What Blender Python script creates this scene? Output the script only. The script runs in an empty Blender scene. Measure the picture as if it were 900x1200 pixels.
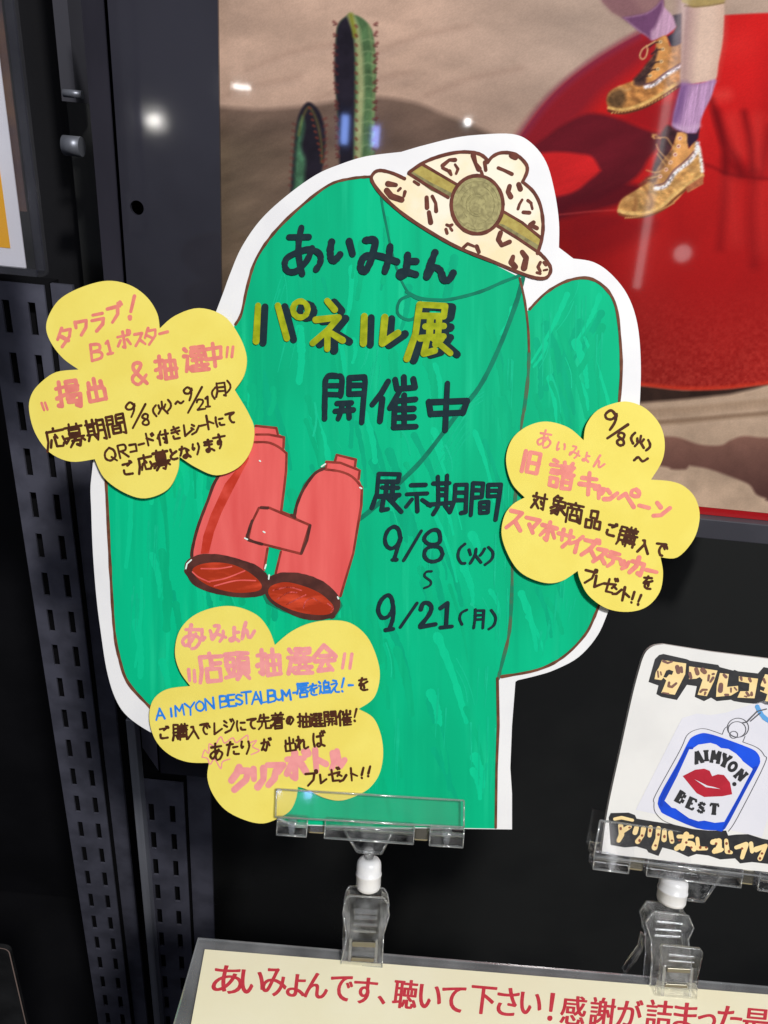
import bpy, bmesh, math, random
import numpy as np
from mathutils import Vector, Matrix
from mathutils.geometry import delaunay_2d_cdt

# ------------------------------------------------------------------ camera, world, lamps, exposure
SC = bpy.context.scene
COL = SC.collection
F = 867.0                      # focal length in photograph pixels (26 mm on a 36 mm tall frame)
D0 = 0.40                      # distance of the cactus board
PITCH, ROLL = math.radians(27.0), math.radians(5.6)
CAM = Vector((0, 0, 1.5))
_r0 = Vector((1, 0, 0)); FW = Vector((0, math.cos(PITCH), -math.sin(PITCH)))
_u0 = Vector((0, math.sin(PITCH), math.cos(PITCH)))
RT = _r0 * math.cos(ROLL) + _u0 * math.sin(ROLL)
UP = -_r0 * math.sin(ROLL) + _u0 * math.cos(ROLL)

cd = bpy.data.cameras.new('camera')
cd.sensor_fit = 'VERTICAL'; cd.sensor_height = 36; cd.lens = 36 * F / 1200
cd.clip_start = 0.01; cd.clip_end = 50
cam = bpy.data.objects.new('camera', cd); COL.objects.link(cam)
cam.matrix_world = Matrix((
    (RT.x, UP.x, -FW.x, CAM.x), (RT.y, UP.y, -FW.y, CAM.y), (RT.z, UP.z, -FW.z, CAM.z), (0, 0, 0, 1)))
SC.camera = cam
SC.view_settings.view_transform = 'Standard'; SC.view_settings.look = 'None'
SC.view_settings.exposure = 0.0; SC.view_settings.gamma = 1.0
SC.cycles.use_denoising = True
SC.cycles.max_bounces = 14; SC.cycles.transparent_max_bounces = 24
SC.cycles.transmission_bounces = 12; SC.cycles.glossy_bounces = 6

w = bpy.data.worlds.new('World'); SC.world = w; w.use_nodes = True
w.node_tree.nodes['Background'].inputs[0].default_value = (0.80, 0.84, 1.0, 1)
w.node_tree.nodes['Background'].inputs[1].default_value = 0.10

def ray(px, py):
    return RT * ((px - 450) / F) + UP * ((600 - py) / F) + FW
def at(px, py, d):
    return CAM + ray(px, py) * d
def camv(r, u, f):
    return CAM + RT * r + UP * u + FW * f

def lamp(name, pos, target, size, power, color=(1, 1, 1), shape='DISK', size_y=None):
    ld = bpy.data.lights.new(name, 'AREA'); ld.shape = shape; ld.size = size
    if size_y: ld.size_y = size_y
    ld.energy = power; ld.color = color
    o = bpy.data.objects.new(name, ld); COL.objects.link(o)
    o.location = pos
    o.rotation_euler = (Vector(target) - Vector(pos)).to_track_quat('-Z', 'Y').to_euler()
    return o
AIM = at(450, 600, D0)
lamp('ceiling_spot', Vector((0.50, -0.77, 2.65)), AIM, 0.13, 25.8, (1, 0.97, 0.925))
lamp('ceiling_panel', Vector((0.9, -1.3, 2.9)), AIM, 0.6, 17, (0.96, 0.98, 1.0), 'RECTANGLE', 0.6)
def mirrored(px, py, y, dist):
    """where a lamp of the shop stands whose image shows at (px, py) in a glossy upright sheet at depth y"""
    d = ray(px, py); q = CAM + d * ((y - CAM.y) / d.y)
    m = Vector((d.x, -d.y, d.z)).normalized()
    return q + m * dist
lamp('shop_lamp', mirrored(181, 141, .515, 3.0), AIM, .028, .36, (1, .97, .9))
lamp('shop_lamp', mirrored(283, 102, .53, 3.2), AIM, .075, .14, (1, .98, .95), 'RECTANGLE', .014)
lamp('shop_lamp', mirrored(548, 143, .53, 3.2), AIM, .02, .12, (1, 1, 1))
lamp('shop_lamp', mirrored(800, 297, .53, 3.0), AIM, .07, .05, (1, .95, .95))
lamp('blue_sign_lamp', mirrored(404, 152, .53, 3.0), AIM, .03, .22, (.25, .4, 1), 'RECTANGLE', .11)
lamp('blue_sign_lamp', mirrored(440, 160, .53, 3.0), AIM, .03, .20, (.3, .4, 1), 'RECTANGLE', .08)
_a, _b = mirrored(805, -20, .53, 3.0), mirrored(746, 338, .53, 3.0)
_t = lamp('light_tube', (_a + _b) / 2, AIM, .032, .36, (1, .97, .97), 'RECTANGLE', (_a - _b).length)
_z = (AIM - (_a + _b) / 2).normalized() * -1; _y = (_a - _b).normalized(); _x = _y.cross(_z).normalized(); _z = _x.cross(_y)
_t.rotation_euler = Matrix((_x, _y, _z)).transposed().to_euler()

# ------------------------------------------------------------------ materials
def lin(c):
    c = c / 255.0
    return c / 12.92 if c <= 0.04045 else ((c + 0.055) / 1.055) ** 2.4
def rgb(r, g, b):
    return (lin(r), lin(g), lin(b), 1.0)

def mat(name, c, rough=0.6, spec=0.5, metal=0.0, c2=None, scale=60.0, stretch=None, lo=0.4, hi=0.6,
        bump=0.0, bscale=None, rvar=0.0, coat=0.0, detail=5.0, dist=0.0):
    m = bpy.data.materials.new(name); m.use_nodes = True
    nt = m.node_tree; b = nt.nodes['Principled BSDF']
    b.inputs['Base Color'].default_value = c
    b.inputs['Roughness'].default_value = rough
    b.inputs['Specular IOR Level'].default_value = spec
    b.inputs['Metallic'].default_value = metal
    b.inputs['Coat Weight'].default_value = coat
    tc = nt.nodes.new('ShaderNodeTexCoord')
    src = tc.outputs['Object']
    if stretch:
        mp = nt.nodes.new('ShaderNodeMapping'); mp.inputs['Scale'].default_value = stretch
        if len(stretch) == 3 and dist < 0: mp.inputs['Rotation'].default_value = (0, 0, dist)
        nt.links.new(src, mp.inputs['Vector']); src = mp.outputs['Vector']
    n = nt.nodes.new('ShaderNodeTexNoise'); n.inputs['Scale'].default_value = scale
    n.inputs['Detail'].default_value = detail; n.inputs['Distortion'].default_value = max(dist, 0)
    nt.links.new(src, n.inputs['Vector'])
    if c2 is not None:
        rp = nt.nodes.new('ShaderNodeValToRGB')
        rp.color_ramp.elements[0].position = lo; rp.color_ramp.elements[1].position = hi
        rp.color_ramp.elements[0].color = c; rp.color_ramp.elements[1].color = c2
        nt.links.new(n.outputs['Fac'], rp.inputs['Fac'])
        nt.links.new(rp.outputs['Color'], b.inputs['Base Color'])
    if rvar > 0:
        mr = nt.nodes.new('ShaderNodeMapRange')
        mr.inputs['To Min'].default_value = max(0.02, rough - rvar); mr.inputs['To Max'].default_value = min(1, rough + rvar)
        nt.links.new(n.outputs['Fac'], mr.inputs['Value']); nt.links.new(mr.outputs['Result'], b.inputs['Roughness'])
    if bump > 0:
        n2 = nt.nodes.new('ShaderNodeTexNoise'); n2.inputs['Scale'].default_value = bscale or scale
        n2.inputs['Detail'].default_value = 6
        nt.links.new(src, n2.inputs['Vector'])
        bp = nt.nodes.new('ShaderNodeBump'); bp.inputs['Strength'].default_value = bump
        bp.inputs['Distance'].default_value = 0.0006
        nt.links.new(n2.outputs['Fac'], bp.inputs['Height']); nt.links.new(bp.outputs['Normal'], b.inputs['Normal'])
    return m

def paint_green():
    m = bpy.data.materials.new('poster_paint_green'); m.use_nodes = True
    nt = m.node_tree; b = nt.nodes['Principled BSDF']
    tc = nt.nodes.new('ShaderNodeTexCoord')
    def nz(sc, scale, det, rot=0.0, dist=0.0):
        mp = nt.nodes.new('ShaderNodeMapping'); mp.inputs['Scale'].default_value = sc
        mp.inputs['Rotation'].default_value = (0, 0, rot)
        nt.links.new(tc.outputs['Object'], mp.inputs['Vector'])
        n = nt.nodes.new('ShaderNodeTexNoise'); n.inputs['Scale'].default_value = scale
        n.inputs['Detail'].default_value = det; n.inputs['Distortion'].default_value = dist
        nt.links.new(mp.outputs['Vector'], n.inputs['Vector']); return n
    def ramp(n, p0, p1, c0, c1):
        r = nt.nodes.new('ShaderNodeValToRGB')
        r.color_ramp.elements[0].position = p0; r.color_ramp.elements[1].position = p1
        r.color_ramp.elements[0].color = c0; r.color_ramp.elements[1].color = c1
        nt.links.new(n.outputs['Fac'], r.inputs['Fac']); return r
    def mix(f, a, bb):
        x = nt.nodes.new('ShaderNodeMix'); x.data_type = 'RGBA'
        nt.links.new(f, x.inputs[0]); nt.links.new(a, x.inputs[6])
        if isinstance(bb, tuple): x.inputs[7].default_value = bb
        else: nt.links.new(bb, x.inputs[7])
        return x.outputs[2]
    big = nz((1, .45, 1), 14, 3, .15, .6)
    base = ramp(big, .36, .66, rgb(0, 174, 124), rgb(0, 194, 140))
    st = nz((1, .055, 1), 190, 5, .10, .0)
    sf = ramp(st, .54, .74, (0, 0, 0, 1), (.7, .7, .7, 1))
    patch = nz((1, .5, 1), 22, 2, .3, .5)
    pf = ramp(patch, .40, .62, (0, 0, 0, 1), (1, 1, 1, 1))
    mul = nt.nodes.new('ShaderNodeMath'); mul.operation = 'MULTIPLY'
    nt.links.new(sf.outputs['Color'], mul.inputs[0]); nt.links.new(pf.outputs['Color'], mul.inputs[1])
    c = mix(mul.outputs[0], base.outputs['Color'], rgb(34, 210, 156))
    st2 = nz((1, .04, 1), 120, 4, -.06)
    df = ramp(st2, .50, .74, (0, 0, 0, 1), (.5, .5, .5, 1))
    c = mix(df.outputs['Color'], c, rgb(0, 158, 114))
    nt.links.new(c, b.inputs['Base Color'])
    b.inputs['Roughness'].default_value = .65; b.inputs['Specular IOR Level'].default_value = .08
    bp = nt.nodes.new('ShaderNodeBump'); bp.inputs['Strength'].default_value = .25; bp.inputs['Distance'].default_value = .0003
    nt.links.new(st.outputs['Fac'], bp.inputs['Height']); nt.links.new(bp.outputs['Normal'], b.inputs['Normal'])
    return m

def clear_sheet(name, tint=(0.95, 0.96, 0.97), rough=0.04, haze=0.03, base=0.035):
    m = bpy.data.materials.new(name); m.use_nodes = True
    nt = m.node_tree; nt.nodes.clear()
    out = nt.nodes.new('ShaderNodeOutputMaterial')
    tr = nt.nodes.new('ShaderNodeBsdfTransparent'); tr.inputs[0].default_value = (*tint, 1)
    gl = nt.nodes.new('ShaderNodeBsdfGlossy'); gl.inputs['Roughness'].default_value = rough
    df = nt.nodes.new('ShaderNodeBsdfDiffuse'); df.inputs[0].default_value = (.85, .87, .9, 1)
    lw = nt.nodes.new('ShaderNodeLayerWeight')
    pw = nt.nodes.new('ShaderNodeMath'); pw.operation = 'POWER'; pw.inputs[1].default_value = 4
    nt.links.new(lw.outputs['Facing'], pw.inputs[0])
    fr = nt.nodes.new('ShaderNodeMath'); fr.operation = 'MULTIPLY_ADD'; fr.inputs[1].default_value = .8; fr.inputs[2].default_value = base
    nt.links.new(pw.outputs[0], fr.inputs[0])
    nz = nt.nodes.new('ShaderNodeTexNoise'); nz.inputs['Scale'].default_value = 40
    tc = nt.nodes.new('ShaderNodeTexCoord'); nt.links.new(tc.outputs['Object'], nz.inputs['Vector'])
    mh = nt.nodes.new('ShaderNodeMath'); mh.operation = 'MULTIPLY'; mh.inputs[1].default_value = haze * 2
    nt.links.new(nz.outputs['Fac'], mh.inputs[0])
    m1 = nt.nodes.new('ShaderNodeMixShader'); m2 = nt.nodes.new('ShaderNodeMixShader')
    nt.links.new(mh.outputs[0], m1.inputs[0]); nt.links.new(tr.outputs[0], m1.inputs[1]); nt.links.new(df.outputs[0], m1.inputs[2])
    nt.links.new(fr.outputs[0], m2.inputs[0]); nt.links.new(m1.outputs[0], m2.inputs[1]); nt.links.new(gl.outputs[0], m2.inputs[2])
    nt.links.new(m2.outputs[0], out.inputs[0])
    return m

def glass(name, rough=0.03, col=(.97, .98, 1), ior=1.49):
    m = bpy.data.materials.new(name); m.use_nodes = True
    b = m.node_tree.nodes['Principled BSDF']
    b.inputs['Base Color'].default_value = (*col, 1); b.inputs['Transmission Weight'].default_value = 1.0
    b.inputs['Roughness'].default_value = rough; b.inputs['IOR'].default_value = ior
    return m

M = {}
M['board'] = mat('white_foam_board', rgb(236, 236, 238), .55, .3, c2=rgb(226, 226, 230), scale=25, lo=.45, hi=.75)
M['green'] = paint_green()
M['outline'] = mat('brown_marker', rgb(118, 72, 52), .65, .12, c2=rgb(96, 58, 42), scale=160)
M['outline_green'] = mat('thin_brown_marker_on_green', rgb(30, 122, 92), .65, .12, c2=rgb(104, 84, 62), scale=28, lo=.47, hi=.58)
M['cord'] = mat('dark_green_marker', rgb(4, 128, 98), .65, .12, c2=rgb(4, 112, 88), scale=90)
M['ink'] = mat('black_brush_marker', rgb(28, 46, 54), .7, .08, c2=rgb(38, 56, 62), scale=220, lo=.5, hi=.8)
M['lime'] = mat('gold_paint_marker', rgb(172, 180, 26), .65, .12, c2=rgb(142, 154, 14), scale=240, lo=.35, hi=.65, bump=.3)
M['brown_ink'] = mat('dark_brown_pen', rgb(84, 46, 28), .65, .12, c2=rgb(70, 38, 24), scale=200)
M['pink_a'] = mat('coral_pen', rgb(236, 138, 122), .5, .3, c2=rgb(228, 126, 116), scale=200)
M['pink_b'] = mat('pink_pen', rgb(244, 160, 158), .5, .3, c2=rgb(238, 150, 152), scale=200)
M['blue_pen'] = mat('blue_pen', rgb(36, 126, 226), .5, .3, c2=rgb(50, 138, 230), scale=200)
M['yellow'] = mat('yellow_card', rgb(242, 226, 112), .8, .12, c2=rgb(238, 220, 104), scale=35, bump=.1, bscale=700)
M['yellow_edge'] = M['yellow']
M['cream'] = mat('cream_paint', rgb(248, 238, 218), .65, .12, c2=rgb(246, 226, 184), scale=28, lo=.42, hi=.62)
M['gold'] = mat('gold_pencil', rgb(140, 132, 92), .65, .12, c2=rgb(174, 166, 116), scale=230, lo=.35, hi=.65, dist=1.5)
M['gold_band'] = mat('gold_band_pencil', rgb(184, 168, 92), .65, .12, c2=rgb(160, 140, 72), scale=320, lo=.35, hi=.7)
M['gold_dark'] = mat('dark_pencil', rgb(120, 114, 78), .65, .12, c2=rgb(150, 142, 96), scale=300)
M['hat_line'] = mat('hat_brown_marker', rgb(112, 62, 50), .65, .12, c2=rgb(96, 52, 42), scale=200)
M['coral'] = mat('coral_paint', rgb(234, 104, 100), .65, .12, c2=rgb(220, 84, 82), scale=110, stretch=(1, .12, 1), lo=.36, hi=.70)
M['coral_line'] = mat('binocular_line', rgb(152, 60, 50), .65, .12, c2=rgb(128, 48, 40), scale=150)
M['coral_stripe'] = mat('binocular_dark_stripe', rgb(190, 52, 34), .65, .12, c2=rgb(222, 80, 66), scale=90, lo=.45, hi=.75)
M['lens'] = mat('lens_paint', rgb(168, 50, 22), .65, .12, c2=rgb(222, 78, 48), scale=200, stretch=(.25, 1, 1), lo=.48, hi=.72)
M['rim'] = mat('lens_rim_marker', rgb(92, 50, 44), .65, .12, c2=rgb(74, 40, 36), scale=120)
M['wash'] = mat('dark_green_wash', rgb(8, 132, 98), .65, .12, c2=rgb(22, 118, 90), scale=90)
M['white_paint'] = mat('white_highlight', rgb(225, 245, 236), .5, .3)
M['white_plastic'] = mat('white_nylon', rgb(238, 238, 240), .35, .5, c2=rgb(226, 227, 230), scale=90)
M['white_plastic'].node_tree.nodes['Principled BSDF'].inputs['Subsurface Weight'].default_value = .3
M['white_plastic'].node_tree.nodes['Principled BSDF'].inputs['Subsurface Radius'].default_value = (.004, .004, .004)
M['clear'] = clear_sheet('clear_acrylic_sheet', (.995, .995, 1), .05, .012)
M['clear_edge'] = clear_sheet('clear_acrylic_edge', (.86, .88, .89), .10, .16, .16)  # diffuse haze makes it pale, like edges catching light
M['pocket_edge'] = clear_sheet('tinted_pocket_edge', (.72, .72, .80), .05, .02, .06)
M['holder'] = clear_sheet('clear_placard_sheet', (.90, .91, .92), .3, .11, .02)
M['glass'] = glass('clear_moulded_plastic', .04, (1, 1, 1), 1.45)
def half_clear(m, k):
    nt = m.node_tree; out = nt.nodes['Material Output']; b = nt.nodes['Principled BSDF']
    tr = nt.nodes.new('ShaderNodeBsdfTransparent'); tr.inputs[0].default_value = (.98, .985, .99, 1)
    df = nt.nodes.new('ShaderNodeBsdfDiffuse'); df.inputs[0].default_value = (.85, .87, .9, 1)
    tc = nt.nodes.new('ShaderNodeTexCoord'); nz = nt.nodes.new('ShaderNodeTexNoise'); nz.inputs['Scale'].default_value = 160
    nt.links.new(tc.outputs['Object'], nz.inputs['Vector'])
    mr = nt.nodes.new('ShaderNodeMapRange'); mr.inputs['From Min'].default_value = .4; mr.inputs['From Max'].default_value = .75; mr.inputs['To Max'].default_value = .10
    nt.links.new(nz.outputs['Fac'], mr.inputs['Value'])
    a = nt.nodes.new('ShaderNodeMixShader'); a.inputs[0].default_value = k
    c = nt.nodes.new('ShaderNodeMixShader')
    nt.links.new(b.outputs[0], a.inputs[1]); nt.links.new(tr.outputs[0], a.inputs[2])
    nt.links.new(mr.outputs['Result'], c.inputs[0]); nt.links.new(a.outputs[0], c.inputs[1]); nt.links.new(df.outputs[0], c.inputs[2])
    nt.links.new(c.outputs[0], out.inputs[0])
half_clear(M['glass'], .45)
M['ridge'] = clear_sheet('clear_plastic_ridge', (.95, .96, .97), .10, .07, .10)
M['pin'] = mat('hinge_spring_metal', rgb(150, 145, 130), .25, .5, .9)
M['cream_paper'] = mat('cream_paper', rgb(252, 246, 216), .75, .15, c2=rgb(250, 243, 210), scale=20, bump=.06, bscale=500)
M['red_print'] = mat('red_print', rgb(206, 56, 70), .6, .3, c2=rgb(216, 70, 84), scale=500, lo=.4, hi=.7)
M['card'] = mat('white_card', rgb(232, 231, 229), .6, .3, c2=rgb(222, 221, 220), scale=30, lo=.45, hi=.75)
M['insert'] = mat('printed_white_paper', rgb(228, 227, 236), .55, .3, c2=rgb(222, 222, 232), scale=30)
M['black_print'] = mat('black_marker_print', rgb(38, 38, 42), .5, .35, c2=rgb(48, 48, 50), scale=200)
M['tan_print'] = mat('tan_marker', rgb(248, 222, 164), .6, .12, c2=rgb(244, 214, 152), scale=120)
M['spot_print'] = mat('mauve_brown_marker', rgb(118, 86, 84), .6, .3, c2=rgb(134, 96, 80), scale=180)
M['blue_print'] = mat('blue_print', rgb(8, 82, 232), .5, .35, c2=rgb(6, 64, 196), scale=30)
M['blue_dark'] = mat('dark_blue_print', rgb(8, 62, 190), .5, .35)
M['lips'] = mat('red_lips_print', rgb(186, 30, 52), .5, .35, c2=rgb(176, 26, 48), scale=90)
M['grey_line'] = mat('grey_pen_line', rgb(90, 90, 96), .5, .3)
M['cyan_line'] = mat('pale_blue_print', rgb(96, 164, 224), .5, .3)
M['panel'] = mat('dark_glossy_steel', rgb(48, 48, 57), .065, .5, c2=rgb(58, 58, 68), scale=6, bump=.012, bscale=900, rvar=.015)
M['bevel'] = mat('dark_grey_steel_edge', rgb(96, 93, 108), .35, .5, c2=rgb(86, 84, 98), scale=12)
M['upright'] = mat('dark_grey_powder_coat', rgb(94, 95, 110), .55, .3, c2=rgb(78, 79, 92), scale=30, bump=.1, bscale=900)
M['cavity'] = mat('black_inside', rgb(14, 14, 18), .8, .2)
M['rail'] = mat('grey_rail', rgb(78, 78, 86), .4, .5, c2=rgb(70, 70, 78), scale=14)
M['back'] = mat('black_back_panel', rgb(46, 47, 47), .22, .4, c2=rgb(38, 39, 40), scale=5, rvar=.06)
M['floor'] = mat('dark_floor', rgb(26, 26, 30), .6, .3, c2=rgb(20, 20, 24), scale=8)
M['chrome'] = mat('brushed_steel', rgb(186, 190, 202), .42, .5, .6, c2=rgb(140, 144, 156), scale=40, stretch=(1, 1, .05), rvar=.1)
M['white_paper'] = mat('white_paper', rgb(226, 226, 236), .6, .3, c2=rgb(220, 220, 231), scale=20)
M['amber'] = mat('amber_print', rgb(240, 178, 20), .6, .3, c2=rgb(234, 170, 18), scale=20)
M['poster_red'] = mat('red_print_border', rgb(176, 28, 34), .25, .5)

# ------------------------------------------------------------------ objects, planes and flat art
def empty(name, mw, label, cat, group=None):
    o = bpy.data.objects.new(name, None); COL.objects.link(o)
    o.empty_display_size = .02; o.matrix_world = mw
    tag(o, label, cat, group); return o
def tag(o, label=None, cat=None, group=None, kind=None):
    if label: o['label'] = label
    if cat: o['category'] = cat
    if group: o['group'] = group
    if kind: o['kind'] = kind
    return o
def link(name, me, m, parent=None, label=None):
    o = bpy.data.objects.new(name, me); COL.objects.link(o)
    for mm in (m if isinstance(m, (list, tuple)) else [m]): me.materials.append(mm)
    if parent is not None: o.parent = parent
    if label: o['label'] = label
    return o

class Plane:
    """A flat sheet standing in the scene; local x right, y up the sheet, z out of it."""
    def __init__(s, o, ex, n):
        s.o = Vector(o); s.n = Vector(n).normalized()
        s.ex = (Vector(ex) - s.n * Vector(ex).dot(s.n)).normalized(); s.ey = s.n.cross(s.ex)
    def mw(s):
        e, f, n, o = s.ex, s.ey, s.n, s.o
        return Matrix(((e.x, f.x, n.x, o.x), (e.y, f.y, n.y, o.y), (e.z, f.z, n.z, o.z), (0, 0, 0, 1)))
    def uv(s, px, py, lift=0.0):
        d = ray(px, py); o = s.o + s.n * lift
        t = (o - CAM).dot(s.n) / d.dot(s.n)
        q = CAM + d * t - o
        return (q.dot(s.ex), q.dot(s.ey))

def smooth(pts, closed=True, k=5):
    n = len(pts); out = []
    for i in range(n if closed else n - 1):
        if closed: p0, p1, p2, p3 = pts[i - 1], pts[i], pts[(i + 1) % n], pts[(i + 2) % n]
        else: p0, p1, p2, p3 = pts[max(i - 1, 0)], pts[i], pts[i + 1], pts[min(i + 2, n - 1)]
        for j in range(k):
            t = j / k
            out.append(tuple(.5 * (2 * b + (c - a) * t + (2 * a - 5 * b + 4 * c - d) * t * t + (3 * b - a - 3 * c + d) * t ** 3)
                             for a, b, c, d in zip(p0, p1, p2, p3)))
    if not closed: out.append(tuple(pts[-1]))
    return out
def lobes(parts, k=5):
    out = []
    for p in parts: out += smooth(p, False, k)[:-1] if p[0] != p[-1] else smooth(p, False, k)
    return out
def P(s, z=None):
    """'x,y x,y' -> points; z = (ox, oy, scale) of the zoom they were read from"""
    r = [tuple(float(v) for v in q.split(',')) for q in s.split()]
    return [(z[0] + x / z[2], z[1] + y / z[2]) for x, y in r] if z else r

def slab(name, pts2d, z0, z1, m, parent, label=None, bevel=0.0):
    """closed outline in local metres extruded from z0 to z1"""
    bm = bmesh.new()
    vs = [bm.verts.new((x, y, z0)) for x, y in pts2d]
    f = bm.faces.new(vs)
    f.normal_update()
    if f.normal.z < 0: f.normal_flip()
    r = bmesh.ops.extrude_face_region(bm, geom=[f])
    for v in [g for g in r['geom'] if isinstance(g, bmesh.types.BMVert)]: v.co.z = z1
    bmesh.ops.recalc_face_normals(bm, faces=bm.faces[:])
    if bevel > 0:
        bmesh.ops.bevel(bm, geom=[e for e in bm.edges if e.calc_face_angle(0) > .5], offset=bevel, segments=2, affect='EDGES', profile=.5)
    me = bpy.data.meshes.new(name); bm.to_mesh(me); bm.free()
    return link(name, me, m, parent, label)

class Art:
    """flat marks on a plane: overlapping fills and pen strokes are merged into one clean sheet"""
    def __init__(s): s.v = []; s.f = []; s.g = []; s.k = 0
    def row(s): s.k += 1
    def fill(s, pts):
        a = sum(pts[i - 1][0] * pts[i][1] - pts[i][0] * pts[i - 1][1] for i in range(len(pts)))
        if a < 0: pts = pts[::-1]
        i = len(s.v); s.v += pts; s.f.append(list(range(i, i + len(pts)))); s.g.append(s.k)
    def disc(s, c, r, n=12, sy=1.0, rot=0.0):
        pts = []
        for i in range(n):
            a = 2 * math.pi * (i + .5) / n
            x, y = r * math.cos(a), r * sy * math.sin(a)
            pts.append((c[0] + x * math.cos(rot) - y * math.sin(rot), c[1] + x * math.sin(rot) + y * math.cos(rot)))
        s.fill(pts)
    def stroke(s, pts, w0, w1=None, sm=False, rnd=None, jit=.12):
        rnd = rnd or random
        w1 = w0 if w1 is None else w1
        if sm and len(pts) > 2: pts = smooth(pts, False, 5)
        n = len(pts); ws = [(w0 + (w1 - w0) * i / max(n - 1, 1)) * .5 * (1 + rnd.uniform(-jit, jit)) for i in range(n)]
        for i in range(n):
            s.disc(pts[i], ws[i], 10)
            if i:
                (x0, y0), (x1, y1) = pts[i - 1], pts[i]
                L = math.hypot(x1 - x0, y1 - y0)
                if L < 1e-4: continue
                nx, ny = -(y1 - y0) / L, (x1 - x0) / L
                a, b = ws[i - 1], ws[i]
                s.fill([(x0 + nx * a, y0 + ny * a), (x1 + nx * b, y1 + ny * b), (x1 - nx * b, y1 - ny * b), (x0 - nx * a, y0 - ny * a)])
    def ring(s, c, rx, ry, wd, rot=0.0, n=28):
        pts = [(c[0] + rx * math.cos(a) * math.cos(rot) - ry * math.sin(a) * math.sin(rot),
                c[1] + rx * math.cos(a) * math.sin(rot) + ry * math.sin(a) * math.cos(rot))
               for a in [2 * math.pi * i / n for i in range(n + 1)]]
        s.stroke(pts, wd)
    def build(s, name, plane, lift, m, parent, label=None, into=None):
        """one mesh per row of marks; with INTO the marks join that part's own mesh as a second material"""
        first = None
        for n, k in enumerate(sorted(set(s.g))):
            fs_in = [f for f, q in zip(s.f, s.g) if q == k]
            idx = sorted({i for f in fs_in for i in f}); mp = {i: j for j, i in enumerate(idx)}
            vs, es, fs, ov, oe, of = delaunay_2d_cdt([Vector(s.v[i]) for i in idx], [], [[mp[i] for i in f] for f in fs_in], 0, 1e-4)
            tri = [f for f, o in zip(fs, of) if len(o)]
            z = lift + n * .00002
            bm = bmesh.new()
            if into is not None: bm.from_mesh(into.data)
            mi = len(into.data.materials) if into is not None else 0
            bv = [bm.verts.new((*plane.uv(v[0], v[1], z), z)) for v in vs]
            new = []
            for f in tri:
                try: new.append(bm.faces.new([bv[i] for i in f]))
                except ValueError: pass
            bm.normal_update()
            for f in new:
                f.material_index = mi
                if f.normal.z < 0: f.normal_flip()
            bmesh.ops.delete(bm, geom=[v for v in bv if not v.link_faces], context='VERTS')
            if into is not None:
                bm.to_mesh(into.data); into.data.materials.append(m); bm.free(); first = into; continue
            me = bpy.data.meshes.new(name); bm.to_mesh(me); bm.free()
            o = link(name, me, m, parent, label); first = first or o
        return first

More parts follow.
